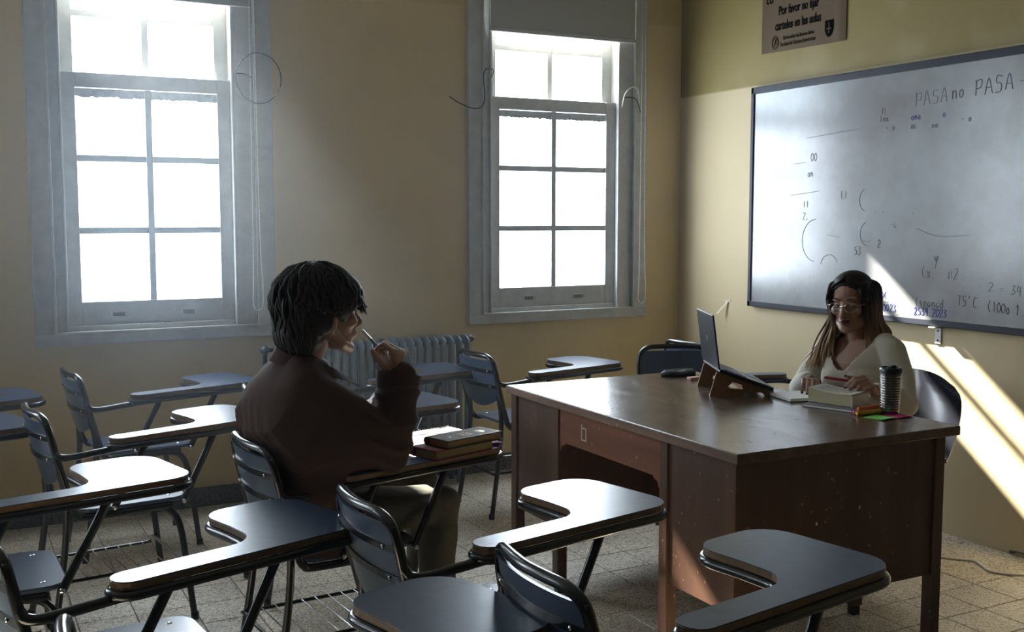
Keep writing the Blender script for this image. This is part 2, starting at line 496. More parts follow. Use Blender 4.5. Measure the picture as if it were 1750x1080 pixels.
# ================================================================== THE ROOM
def px_of(p):
    d = Vector(p) - EYE
    right = Vector((math.cos(YAW), -math.sin(YAW), 0)); up = right.cross(fwd)
    z = d.dot(fwd)
    if z < 0.05: return None
    return 875 + 1840 * d.dot(right) / z, 540 - 1840 * d.dot(up) / z, z

# floor: slab, terrazzo tiles laid on it
fl = MB().box((XL - .2, YF - .2, -0.10), (XR + .2, YB + .2, -0.006)).build('floor', M['grout'])
struct(fl, 'speckled grey and beige terrazzo tile floor', 'floor')
TS = 0.20; GAP = 0.0032
tile_me = MB().add([(-.5 * TS + GAP * .5 + dx, -.5 * TS + GAP * .5 + dy, z) for (dx, dy, z) in ()], []).v
tb = TS / 2 - GAP / 2; bv = 0.0016
tm = MB().add([(-tb, -tb, -.006), (tb, -tb, -.006), (tb, tb, -.006), (-tb, tb, -.006),
               (-tb, -tb, -bv), (tb, -tb, -bv), (tb, tb, -bv), (-tb, tb, -bv),
               (-tb + bv, -tb + bv, 0), (tb - bv, -tb + bv, 0), (tb - bv, tb - bv, 0), (-tb + bv, tb - bv, 0)],
              [(0, 1, 5, 4), (1, 2, 6, 5), (2, 3, 7, 6), (3, 0, 4, 7), (4, 5, 9, 8), (5, 6, 10, 9), (6, 7, 11, 10), (7, 4, 8, 11), (8, 9, 10, 11)])
tile_mesh = tm.mesh('tile'); tile_mesh.materials.append(M['tile'])
cells = []
ix0, ix1 = math.ceil((XL - 3.36) / TS), math.floor((XR - 3.36) / TS) + 1
iy0, iy1 = math.ceil((YF - 2.63) / TS), math.floor((YB - 2.63) / TS) + 1
for i in range(ix0, ix1):
    for j in range(iy0, iy1):
        x, y = 3.36 + (i + .5) * TS, 2.63 + (j + .5) * TS
        if x > XR + .08 or y > YB + .08: continue
        q = px_of((x, y, 0)); vis = q is not None and -40 < q[0] < 1790 and 560 < q[1] < 1120
        desk_hid = 2.1 < x < 2.9 and 2.6 < y < 3.8 and False
        cells.append(((0 if vis else 1), (q[2] if q else 99), x, y))
cells.sort()
rest = MB()
for k, (nv, d, x, y) in enumerate(cells):
    dz = -0.0006 * rnd.random()
    if k < 300 and nv == 0:
        obj('tile', tile_mesh, None, fl, (x, y, dz))
    else:
        rest.add([(a + x, b + y, c + dz) for a, b, c in tm.v], tm.f)
o = rest.build('tile_field', M['tile'], fl); o['kind'] = 'stuff'

# window wall with openings
WIN = [(0.350, 1.480), (2.572, 3.755), (-1.880, -0.740), (-4.110, -2.970)]        # outer casing x-ranges; last one unseen, added for light from the left
WZ0, WZ1 = 0.850, 3.10
def opening(w): return (w[0] + 0.06, w[1] - 0.06)
wb = MB(); T = 0.30
ops = sorted(opening(w) for w in WIN)
xs = XL
for a, b in ops:
    wb.box((xs, YB, 0), (a, YB + T, ZC)); wb.box((a, YB, 0), (b, YB + T, WZ0 + .03)); wb.box((a, YB, WZ1 - .05), (b, YB + T, ZC)); xs = b
wb.box((xs, YB, 0), (XR + .3, YB + T, ZC))
struct(wb.build('wall_back', M['wall_b']), 'ochre yellow plaster wall with the tall sash windows', 'wall')
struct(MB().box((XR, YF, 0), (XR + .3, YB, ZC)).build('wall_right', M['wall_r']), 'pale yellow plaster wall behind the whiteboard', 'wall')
struct(MB().box((XL - .3, YF, 0), (XL, YB + T, ZC)).build('wall_left', M['wall_d']), 'unseen wall at the far left end of the room, darkened to cut bounced light', 'wall')
struct(MB().box((XL - .3, YF - .3, 0), (XR + .3, YF, ZC)).build('wall_front', M['wall_d']), 'unseen wall behind the camera, darkened to cut bounced light', 'wall')
struct(MB().box((XL - .3, YF - .3, ZC), (XR + .3, YB + T, ZC + .2)).build('ceiling', M['ceiling']), 'plain off-white plaster ceiling', 'ceiling')
sk = bpy.data.objects.new('baseboard_back', None); COL.objects.link(sk)
struct(sk, 'dark grey terrazzo skirting along the window wall', 'baseboard')
skm = MB().box((0.002, YB - .014, 0), (.298, YB + .005, .096), .003).mesh('skirting_tile'); skm.materials.append(M['skirt'])
x = XL
while x < XR - .05:
    o = obj('skirting_tile', skm, None, sk, (x, 0, 0)); x += .30
# cracked plaster edge at the foot of the board wall
cr = MB()
yy = 3.02; z = 0.0
pts = []
while yy > 2.3:
    pts.append((XR - .004, yy, max(0.003, 0.010 + 0.010 * rnd.random()))); yy -= 0.03
cr.tube(pts, [0.003 + 0.007 * rnd.random() for _ in pts], 6)
struct(cr.build('trim_1', M['grout']), 'dark crack where the board wall meets the floor', 'crack')

def window(idx, w, label):
    W = bpy.data.objects.new('window_%d' % idx, None); COL.objects.link(W); W.location = (0, 0, 0)
    struct(W, label, 'window')
    x0, x1 = w; P = M['winpaint']
    cw = 0.088; yc0, yc1 = YB - 0.028, YB + 0.01
    # casing boards with a raised inner bead
    for a, b in ((x0, x0 + cw), (x1 - cw, x1)):
        MB().box((a, yc0, WZ0 + .055), (b, yc1, WZ1), .004).build('casing_board', P, W)
    MB().box((x0, yc0 - .004, WZ0), (x1, yc1, WZ0 + .055), .005).build('casing_board', P, W)
    MB().box((x0, yc0, WZ1), (x1, yc1, WZ1 + .09), .004).build('casing_board', P, W)
    for xx in (x0 + cw - .008, x1 - cw - .006):
        MB().box((xx, yc0 - .010, WZ0 + .055), (xx + .014, yc0, WZ1), .003).build('bead', P, W)
    MB().box((x0 + cw, yc0 - .006, WZ0 + .048), (x1 - cw, YB + .05, WZ0 + .062), .003).build('sill', P, W)
    # jambs (box frame) and sloping inner sill
    ja, jb = x0 + cw, x1 - cw
    js, jr = 0.060, 0.112
    for a, b in ((ja, ja + js), (jb - jr, jb)):
        MB().box((a, YB - .008, WZ0 + .055), (b, YB + .20, WZ1), .003).build('jamb', P, W)
    for xx in (ja + js - .012, jb - jr):
        MB().box((xx, YB - .022, WZ0 + .06), (xx + .012, YB - .006, WZ1), .003).build('stop_bead', P, W)
    MB().box((ja, YB - .004, WZ0 + .062), (jb, YB + .20, WZ0 + .086), .003).build('sill', P, W)
    MB().box((ja, YB - .01, WZ1 - .06), (jb, YB + .20, WZ1), .003).build('head', P, W)
    sa, sb = ja + js, jb - jr
    def sash(nm, y0, y1, z0, z1, brail, trail, bars, pane_m, nbar=1):
        st = 0.064
        S = bpy.data.objects.new(nm, None); COL.objects.link(S); S.parent = W
        for a, b in ((sa, sa + st), (sb - st, sb)):
            MB().box((a, y0, z0), (b, y1, z1), .003).build('stile', P, S)
        MB().box((sa + st, y0 + .002, z0), (sb - st, y1 - .002, z0 + brail), .003).build('rail', P, S)
        MB().box((sa + st, y0 + .002, z1 - trail), (sb - st, y1 - .002, z1), .003).build('rail', P, S)
        mid = (sa + sb) / 2; g0, g1 = z0 + brail, z1 - trail
        hb = 0.0158
        MB().box((mid - hb, y0 + .004, g0), (mid + hb, y1 - .004, g1), .003).build('muntin', P, S)
        for zb in bars:
            for a, b in ((sa + st, mid - hb), (mid + hb, sb - st)):
                MB().box((a, y0 + .004, zb - hb), (b, y1 - .004, zb + hb), .003).build('muntin', P, S)
        zz = [g0] + list(bars) + [g1]
        for k in range(len(zz) - 1):
            for a, b in ((sa + st, mid), (mid, sb - st)):
                ya = (y0 + y1) / 2
                MB().box((a + .004, ya - .002, zz[k] + .004), (b - .004, ya + .002, zz[k + 1] - .004)).build('pane', pane_m, S)
        return S, st, mid
    lo, st, mid = sash('lower_sash', YB + .012, YB + .052, 0.937, 2.125, 0.112, 0.070, (1.387, 1.727), M['frost'])
    # added grey strips: painted shade of the rail behind the top frosted panes
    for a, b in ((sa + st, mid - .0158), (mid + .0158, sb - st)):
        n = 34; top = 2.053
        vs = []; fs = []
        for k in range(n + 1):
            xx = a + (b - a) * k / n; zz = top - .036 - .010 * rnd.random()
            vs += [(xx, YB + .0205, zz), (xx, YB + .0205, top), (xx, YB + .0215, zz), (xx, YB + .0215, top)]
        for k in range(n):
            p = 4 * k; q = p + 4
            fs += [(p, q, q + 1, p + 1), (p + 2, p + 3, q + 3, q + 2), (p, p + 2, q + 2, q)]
        MB().add(vs, fs).build('rail_shade_strip', M['rail_shade'], lo)
    # finger pulls in the bottom rail, their recess shade painted as dark insets
    for xx in (mid - .165, mid + .165):
        mb = MB(); ring = [(xx + px, YB + .0115, .985 + pz) for px, pz in
                           arc(.030, 0, .013, -90, 90, 7) + arc(-.030, 0, .013, 90, 270, 7)]
        mb.tube(ring, .0035, 6, closed=True)
        fp = mb.build('finger_pull', M['winpaint'], lo, True)
        MB().box((xx - .028, YB + .0105, .976), (xx + .028, YB + .0135, .994), .001).build('recess_shade', M['recess_shade'], fp)
    sash('upper_sash', YB + .062, YB + .102, 2.075, WZ1 - .06, 0.050, 0.06, (2.405, 2.72), M['clear'])
    return sa, sb

for i, (w, lb) in enumerate(zip(WIN, ('white painted sash window at the left above the two left chairs',
                                      'white painted sash window with half lowered blind near the room corner',
                                      'white painted sash window left of the picture frame', 'white painted sash window added unseen at the far left for its light'))):
    window(i + 1, w, lb)
    a, b = opening(w)
    ld = bpy.data.lights.new('portal', 'AREA'); ld.shape = 'RECTANGLE'; ld.size = b - a; ld.size_y = 0.95
    ld.cycles.is_portal = True
    lo = bpy.data.objects.new('portal', ld); COL.objects.link(lo)
    lo.location = ((a + b) / 2, YB + .29, 2.60); lo.rotation_euler = (math.radians(-90), 0, 0)

# roller blinds
def blind(w, zbot, label, chain_x, chain_z):
    t = thing('roller_blind', label, 'blind', ((w[0] + w[1]) / 2, YB - .05, zbot))
    x0, x1 = w[0] + .125 - t.location.x, w[1] - .105 - t.location.x
    cl = MB(); n = 24
    vs = []; fs = []
    for k in range(n + 1):
        xx = x0 + (x1 - x0) * k / n; yy = .004 * math.sin(3 * k / n)
        vs += [(xx, yy, .012), (xx, yy, 3.02 - zbot), (xx, yy + .0016, .012), (xx, yy + .0016, 3.02 - zbot)]
    for k in range(n):
        p = 4 * k; q = p + 4
        fs += [(p, q, q + 1, p + 1), (p + 2, p + 3, q + 3, q + 2), (p, p + 2, q + 2, q), (p + 1, q + 1, q + 3, p + 3)]
    cl.add(vs, fs).build('fabric', M['blind'], t)
    MB().box((x0 - .006, -.006, -.006), (x1 + .004, .010, .020), .005).build('bottom_bar', M['blindbar'], t)
    mb = MB(); mb.tube([(x0, 0.002, 3.04 - zbot), (x1, 0.002, 3.04 - zbot)], .024, 16)
    mb.build('roller', M['blindbar'], t, True)
    # bead chain loop hanging at the right
    cx = chain_x - t.location.x; zb = chain_z - zbot
    path = spline([(cx, -.012, 3.0 - zbot), (cx - .004, -.012, .6), (cx - .012, -.014, zb + .30), (cx - .018, -.014, zb + .06),
                   (cx - .008, -.014, zb + .008), (cx + .012, -.014, zb), (cx + .030, -.014, zb + .02), (cx + .034, -.014, zb + .10), (cx + .022, -.014, zb + .5), (cx + .014, -.012, 3.0 - zbot)], 40)
    c = MB().tube(path, .0014, 5)
    acc = 0
    for a, b in zip(path[:-1], path[1:]):
        acc += (b - a).length
        if acc > .0085:
            acc = 0; c.ball(b, .0031, 6, 4)
    c.build('bead_chain', M['chain'], t, True)
    return t
blind(WIN[0], 2.482, 'grey roller blind rolled up at the top of the left window', 1.372, 0.985)
blind(WIN[1], 2.475, 'grey roller blind pulled down over the top of the window near the corner', 3.698, 0.935)

# loose wires at the windows
def cable(name, pts, r, m, label, cat='cable', n=14):
    o = MB().tube(spline(pts, n), r, 8).build(name, m, None, True)
    return tag(o, label, cat)
ring = [(1.402 + .112 * math.cos(a), YB - .078 - .008 * math.sin(a), 2.132 + .122 * math.sin(a)) for a in [2 * math.pi * k / 48 for k in range(1, 49)]]
mb = MB().tube(ring, .0024, 8, closed=True)
mb.tube(spline([(1.29, YB - .078, 2.15), (1.33, YB - .08, 2.15), (1.37, YB - .08, 2.132)], 8), .0022, 8)
tag(mb.build('wire_loop', M['blackwire'], None, True), 'thin dark wire bent in a circle beside the left window', 'wire')
cable('hanging_wire', [(2.712, YB - .010, 2.21), (2.714, YB - .05, 2.245), (2.700, YB - .06, 2.262), (2.668, YB - .05, 2.26), (2.655, YB - .045, 2.22), (2.66, YB - .045, 2.13), (2.655, YB - .045, 2.075),
                       (2.625, YB - .05, 2.047), (2.57, YB - .05, 2.047), (2.50, YB - .04, 2.075), (2.455, YB - .03, 2.103)], .0030, M['blackwire'],
      'thin black wire hanging off the left edge of the half covered window')
cable('white_cord', [(3.575, YB - .03, 2.10), (3.578, YB - .05, 2.165), (3.60, YB - .06, 2.20), (3.64, YB - .06, 2.215), (3.675, YB - .05, 2.19), (3.69, YB - .04, 2.12)], .0036, M['whitewire'],
      'short white cord arching at the right edge of the half covered window', 'cord')
cable('black_cord', [(3.59, YB - .02, 2.155), (3.63, YB - .05, 2.155), (3.665, YB - .055, 2.135), (3.695, YB - .045, 2.07)], .0032, M['blackwire'],
      'short black cord under the white cord by the half covered window', 'cord')

# cast iron radiator
R = thing('radiator', 'blue grey cast iron column radiator under the window wall', 'radiator', (2.0, YB - .11, 0))
x0, pitch, nsec = 1.47 - 2.0, .0465, 23
sec = MB()
for yy in (-.048, .048):
    sec.tube(spline([(0, yy, .13), (0, yy * 1.12, .17), (0, yy * 1.12, .46), (0, yy * 1.12, .75), (0, yy, .785)], 4), .0165, 10)
for zz in (.135, .785):
    sec.ball((0, 0, zz), (.0215, .066, .028), 12, 8)
secm = sec.mesh('section'); secm.materials.append(M['radiator']); smooth_mesh(secm, 60)
for k in range(nsec):
    obj('section', secm, None, R, (x0 + k * pitch, 0, 0))
for xx in (x0 + 1 * pitch, x0 + (nsec - 2) * pitch):
    for yy in (-.05, .05):
        MB().tube([(xx, yy, .13), (xx, yy, .0)], [.014, .017], 10).build('foot', M['radiator'], R, True)
xe = x0 + (nsec - 1) * pitch
mb = MB(); mb.tube([(xe, 0, .785), (xe + .03, 0, .785), (xe + .03, 0, .785), (xe + .055, 0, .785), (xe + .056, 0, .785), (xe + .075, 0, .785)], [.012, .012, .02, .018, .011, .004], 12)
mb.build('bleed_valve', M['brass'], R, True)
mb = MB(); mb.tube([(x0 - .02, 0, .785), (x0 - .06, 0, .785)], .012, 10); mb.ball((x0 - .075, 0, .785), .024, 10, 7); mb.tube([(x0 - .075, 0, .785), (x0 - .075, 0, .0)], .011, 10)
mb.build('supply_valve', M['brass'], R, True)

# ------------------------------------------------------------------ whiteboard with writing
WBY0, WBY1, WBZ0, WBZ1 = 1.70, 4.742, 0.953, 2.162
t = thing('whiteboard', 'large glossy whiteboard with dark frame and faded marker writing', 'whiteboard', (XR, 3.2, WBZ0))
wbx = XR - .028
def rel(p): return (p[0] - XR, p[1] - 3.2, p[2] - WBZ0)
face = MB().box(rel((wbx, WBY0 + .02, WBZ0 + .02)), rel((XR - .002, WBY1 - .02, WBZ1 - .02))).build('panel', M['boardwhite'], t)
for a, b in (((wbx - .008, WBY0, WBZ0), (XR, WBY1, WBZ0 + .030)), ((wbx - .008, WBY0, WBZ1 - .036), (XR, WBY1, WBZ1)),
             ((wbx - .008, WBY0, WBZ0), (XR, WBY0 + .028, WBZ1)), ((wbx - .008, WBY1 - .024, WBZ0), (XR, WBY1, WBZ1))):
    MB().box(rel(a), rel(b), .003).build('frame', M['boardframe'], t)
# strokes: glyph polylines in a unit box (x right, y up)
G = {
 '0': [[(.5, 1), (.1, .7), (.1, .3), (.5, 0), (.9, .3), (.9, .7), (.5, 1)]], '1': [[(.3, .75), (.55, 1), (.5, 0)]],
 '2': [[(.1, .8), (.5, 1), (.85, .75), (.1, 0), (.95, .03)]], '3': [[(.1, .95), (.8, .9), (.4, .55), (.85, .3), (.45, 0), (.05, .12)]],
 '4': [[(.3, 1), (.1, .45), (.9, .5)], [(.75, .95), (.65, 0)]], '5': [[(.85, 1), (.25, .95), (.2, .55), (.7, .55), (.75, .15), (.1, 0)]],
 '8': [[(.5, .5), (.15, .8), (.5, 1), (.85, .8), (.15, .2), (.5, 0), (.85, .2), (.5, .5)]], '6': [[(.75, 1), (.2, .5), (.2, .15), (.6, 0), (.8, .3), (.25, .4)]],
 '9': [[(.8, .6), (.4, .5), (.2, .8), (.55, 1), (.8, .8), (.7, 0)]], 's': [[(.7, .55), (.3, .6), (.25, .4), (.65, .25), (.55, .02), (.1, .05)]],
 'P': [[(.15, 0), (.2, 1)], [(.05, .9), (.8, .95), (.75, .5), (.2, .45)]], 'A': [[(.05, 0), (.45, 1), (.9, 0)], [(.2, .4), (.75, .42)]],
 'S': [[(.85, .95), (.3, 1), (.2, .6), (.75, .45), (.65, .05), (.1, 0)]], 'n': [[(.1, .6), (.15, 0), (.2, .45), (.6, .6), (.75, .4), (.8, 0)]],
 'o': [[(.5, .6), (.15, .4), (.2, .05), (.6, 0), (.8, .35), (.5, .6)]], 'T': [[(0, 1), (1, .95)], [(.5, .97), (.45, 0)]],
 'C': [[(.9, .9), (.4, 1), (.1, .5), (.35, .02), (.9, .1)]], 'c': [[(.7, .55), (.3, .6), (.1, .3), (.3, .02), (.75, .08)]],
 'd': [[(.7, .5), (.3, .6), (.1, .3), (.3, 0), (.7, .15), (.75, 1.05), (.75, 0)]], 'a': [[(.7, .55), (.25, .55), (.1, .2), (.4, 0), (.7, .3), (.75, .02)]],
 'p': [[(.15, .6), (.2, -.4)], [(.18, .5), (.6, .62), (.75, .3), (.5, .02), (.2, .1)]], 'x': [[(.1, .6), (.8, 0)], [(.75, .6), (.1, 0)]],
 '(': [[(.6, 1.1), (.2, .7), (.2, .3), (.6, -.1)]], ')': [[(.2, 1.1), (.6, .7), (.6, .3), (.2, -.1)]], '.': [[(.3, .05), (.4, 0)]], ',': [[(.4, .1), (.25, -.15)]],
 '-': [[(.1, .4), (.9, .42)]], '>': [[(0, .45), (.95, .5)], [(.6, .8), (.95, .5), (.55, .2)]], 'y': [[(.1, .6), (.35, .1), (.8, .6), (.3, -.5)]], "'": [[(.4, 1.1), (.3, .85)]],
 'L': [[(.2, 1), (.15, 0), (.8, .05)]], 'E': [[(.8, 1), (.2, .95), (.2, 0), (.8, .05)], [(.2, .5), (.7, .52)]], 'I': [[(.4, 1), (.4, 0)]], '=': [[(.1, .55), (.9, .55)], [(.1, .3), (.9, .3)]], ' ': [],
}
def ribbon(mb, pts, w):
    """flat ink stroke lying on the board: pts are (y, z)"""
    P = [Vector((wbx - .0006, a, b)) for a, b in pts]; P = spline(P, 4) if len(P) > 2 else P
    vs = []
    for i, p in enumerate(P):
        d = (P[min(i + 1, len(P) - 1)] - P[max(i - 1, 0)]); d.normalize(); nr = Vector((0, -d.z, d.y)) * w * .5
        for q, xx in ((p + nr, -.0004), (p - nr, -.0004), (p + nr, .0005), (p - nr, .0005)): vs.append(rel((q.x + xx, q.y, q.z)))
    fs = []
    for i in range(len(P) - 1):
        a, b = 4 * i, 4 * i + 4
        fs += [(a, a + 1, b + 1, b), (a + 2, b + 2, b + 3, a + 3), (a, b, b + 2, a + 2), (a + 1, a + 3, b + 3, b + 1)]
    mb.add(vs, fs)
def write(txt, y, z, h, m, slope=0.0, wid=.62, w=.0042, name='marker_writing'):
    mb = MB()
    for k, ch in enumerate(txt):
        for st in G.get(ch, []):
            ribbon(mb, [(y - (k * wid + px * wid * .85) * h - rnd.uniform(-.02, .02) * h, z + (py + k * slope + rnd.uniform(-.04, .04)) * h) for px, py in st], w)
    if mb.v: mb.build(name, m, t)['kind'] = 'stuff'
def scrib(paths, m, w=.003):
    mb = MB()
    for p in paths: ribbon(mb, p, w)
    mb.build('marker_stroke', m, t)['kind'] = 'stuff'
write('no', 3.395, 1.975, .060, M['marker_grey'], .04)
write('PASA', 3.275, 1.975, .068, M['marker_grey'], .05, .75)
write('>', 3.05, 1.985, .07, M['marker_grey'], 0, 1.2)
write('PASA', 3.60, 1.960, .06, M['marker_faint'], .04, .8)
write('n', 3.80, 1.94, .05, M['marker_faint'])
write('(spanad', 3.56, 1.040, .038, M['marker_grey'], -.01, .62, .003)
write('2539.2023', 3.565, 0.998, .034, M['marker_blue'], .0, .62, .0042)
write('340023', 3.800, 1.000, .036, M['marker_blue'], .0, .60, .0036)
write('20(', 3.79, 1.062, .03, M['marker_blue'], .0, .7, .0025)
write("T5'C", 3.325, 1.058, .045, M['marker_grey'], -.03, .62, .0035)
write('(100o 1.25x', 3.165, 1.045, .042, M['marker_grey'], -.03, .55, .0035)
write('y', 3.46, 1.245, .05, M['marker_faint'], 0, .6, .003)
write('(x - n2', 3.53, 1.175, .05, M['marker_faint'], 0, .6, .003)
write('- 2 = 34', 3.22, 1.135, .04, M['marker_faint'], -.05, .7, .003)
write('2', 3.80, 1.305, .035, M['marker_grey']); write('53', 3.95, 1.265, .04, M['marker_grey'], 0, .6, .003)
write('00', 4.27, 1.74, .04, M['marker_grey'], 0, .6, .003); write('on', 4.29, 1.66, .035, M['marker_grey'], 0, .6, .003)
for (a, b, s) in ((3.81, 1.905, 'Inx'), (3.62, 1.90, 'ono'), (3.44, 1.90, 'o'), (3.77, 1.862, '= o'), (3.62, 1.86, 'oc'), (3.50, 1.855, 'oo'), (3.34, 1.87, '- o')):
    write(s, a, b, .028, M['marker_blue' if s in ('o', 'ono') else 'marker_grey'], 0, .7, .0032)
for a, b, s in ((4.32, 1.50, 'II'), (4.32, 1.44, '2,'), (4.05, 1.545, 'EI'), (3.83, 1.46, '- -'), (3.60, 1.455, '-'), (3.73, 1.40, '-a')):
    write(s, a, b, .035, M['marker_faint'], 0, .7, .003)
def A(y, z, r, a0, a1, ry=1.0): return [(y - r * ry * math.cos(math.radians(a)), z + r * math.sin(math.radians(a))) for a in np.linspace(a0, a1, 9)]
scrib([A(3.88, 1.535, .055, 110, 260, .8), A(3.86, 1.37, .06, 110, 265, .9), A(4.22, 1.33, .11, 90, 265, .9)], M['marker_grey'], .003)
scrib([[(3.57, 1.40), (3.45, 1.365), (3.27, 1.37)], [(3.56, 1.015 + .022), (3.43, 1.012 + .02), (3.32, 1.005 + .02)], [(3.80, 1.05), (3.72, 1.045)],
       [(4.42, 1.565), (4.2, 1.585)], [(4.30, 1.86), (3.9, 1.885)], [(4.40, 1.73), (4.31, 1.735)]], M['marker_faint'], .0026)
scrib([A(4.12, 1.20, .06, 20, 170), [(3.90, 1.335), (3.86, 1.33), (3.85, 1.34)], [(4.14, 1.36), (4.05, 1.35)]], M['marker_faint'], .003)
# brackets that carry the board
for yb in (3.442, 2.2):
    mb = MB().box(rel((XR - .05, yb - .020, WBZ0 - .008)), rel((XR, yb + .020, WBZ0 - .002)), .001)
    mb.box(rel((XR - .006, yb - .017, WBZ0 - .082)), rel((XR, yb + .017, WBZ0 - .004)), .001)
    b = mb.build('bracket', M['steel'], t)
    for zz in (.022, .066):
        MB().ball(rel((XR - .007, yb, WBZ0 - zz)), (.003, .005, .005), 8, 6).build('screw', M['blackwire'], b)
mg = MB(); mg.ball((0, -.006, .004), (.004, .008, .007), 8, 6); mg.ball((0, .006, .006), (.004, .007, .007), 8, 6); mg.ball((0, 0, -.003), (.004, .007, .008), 8, 6)
mg.xf(Matrix.Translation((wbx - .004, 3.797, 1.108)))
tag(mg.build('magnet', M['blackcloth'], None, True), 'small black heart shaped magnet on the whiteboard beside the woman', 'magnet')

# ------------------------------------------------------------------ poster above the board
t = thing('poster', 'brown laminated paper notice with Spanish lettering above the whiteboard', 'poster', (XR - .002, 4.38, 2.34))
PY0, PY1 = 4.69 - 4.38, 4.07 - 4.38
n = 24; vs = []; fs = []
for k in range(n + 1):
    f = k / n; y = PY0 + (PY1 - PY0) * f
    bow = -.004 - .010 * (abs(f - .93) < .05) * (1 - abs(f - .93) / .05) - .006 * (1 - min(1, f / .06))
    zb = 0.0 + (-.012 * f)
    vs += [(bow, y, zb), (bow, y, .44), (bow + .0012, y, zb), (bow + .0012, y, .44)]
for k in range(n):
    p = 4 * k; q = p + 4
    fs += [(p, q, q + 1, p + 1), (p + 2, p + 3, q + 3, q + 2), (p, p + 2, q + 2, q), (p + 1, q + 1, q + 3, p + 3)]
MB().add(vs, fs).build('sheet', M['poster'], t, True)
def lettering(txt, y, z, size, squeeze=0.8, bold=.012, name='lettering', par=None):
    cu = bpy.data.curves.new('txt', 'FONT'); cu.body = txt; cu.size = size; cu.offset = bold * size; cu.extrude = .0004
    cu.resolution_u = 3
    tmp = bpy.data.objects.new('txt', cu); COL.objects.link(tmp)
    dg = bpy.context.evaluated_depsgraph_get()
    me = bpy.data.meshes.new_from_object(tmp.evaluated_get(dg))
    bpy.data.objects.remove(tmp); bpy.data.curves.remove(cu)
    mtx = Matrix(((0, 0, -1, -.0058), (-squeeze, 0, 0, y), (0, 1, 0, z), (0, 0, 0, 1)))
    me.transform(mtx); me.name = name
    o = obj(name, me, M['ink'], par); o['kind'] = 'stuff'
    return o
lettering('co', .285, .262, .070, .85, .02, par=t)
lettering('Por favor no fijar', .185, .190, .066, .66, .022, par=t)
lettering('carteles en las aulas', .210, .112, .066, .66, .022, par=t)
lettering('Universidad de Buenos Aires', .145, .055, .030, .66, .006, par=t)
lettering('Facultad de Ciencias Económicas', .165, .022, .030, .66, .006, par=t)
sl = MB(); 
for r in (.031, .024):
    sl.tube([(-.0062, .205 + r * .85 * math.cos(a), .047 + r * 1.15 * math.sin(a)) for a in [2 * math.pi * k / 28 for k in range(28)]], .0011, 6, closed=True)
sl.tube([(-.0062, .214, .030), (-.0062, .205, .050), (-.0062, .201, .066)], .0018, 6); sl.tube([(-.0062, .205, .050), (-.0062, .193, .040)], .0015, 6); sl.ball((-.0062, .200, .062), .0045, 8, 6)
sl.build('seal', M['ink'], t)
sh = MB().prism([(-.030, .038), (-.030, -.012), (-.018, -.036), (0, -.048), (.018, -.036), (.030, -.012), (.030, .038)][::-1], 0, .0012)
sh.xf(Matrix(((0, 0, -1, -.0058), (1, 0, 0, -.195), (0, 1, 0, .068), (0, 0, 0, 1))))
se = sh.build('crest', M['ink'], t)
MB().box((-.0078, -.212, .062), (-.0068, -.178, .066)).box((-.0078, -.197, .040), (-.0068, -.193, .095)).build('crest_bar', M['poster'], se)

# torn strip of masking tape hanging on the wall
mb = MB()
mb.add([(XR - .001, 4.985, .950), (XR - .001, 4.925, .962), (XR - .001, 4.93, .975), (XR - .001, 4.98, .970), (XR - .003, 4.985, .950), (XR - .003, 4.925, .962), (XR - .003, 4.93, .975), (XR - .003, 4.98, .970)],
       [(0, 1, 2, 3), (4, 7, 6, 5), (0, 4, 5, 1), (1, 5, 6, 2), (2, 6, 7, 3), (3, 7, 4, 0)])
mb.add([(XR - .003, 4.945, .962), (XR - .003, 4.957, .962), (XR - .045, 5.005, .890), (XR - .045, 4.988, .888), (XR - .002, 4.945, .964), (XR - .002, 4.957, .964), (XR - .044, 5.005, .892), (XR - .044, 4.988, .890)],
       [(0, 1, 2, 3), (4, 7, 6, 5), (0, 4, 5, 1), (1, 5, 6, 2), (2, 6, 7, 3), (3, 7, 4, 0)])
tag(mb.build('tape_strip', M['tape']), 'torn strip of masking tape hanging on the wall left of the whiteboard', 'tape')
cable('floor_cable', [(3.55, 3.26, .004), (3.70, 3.12, .004), (3.745, 3.072, .004), (3.79, 3.02, .004), (3.765, 2.96, .004), (3.735, 2.90, .004), (3.75, 2.86, .004), (3.785, 2.825, .004), (3.84, 2.80, .004), (3.93, 2.78, .004)],
      .0052, M['whitewire'], 'thin white cable lying on the floor by the board wall')

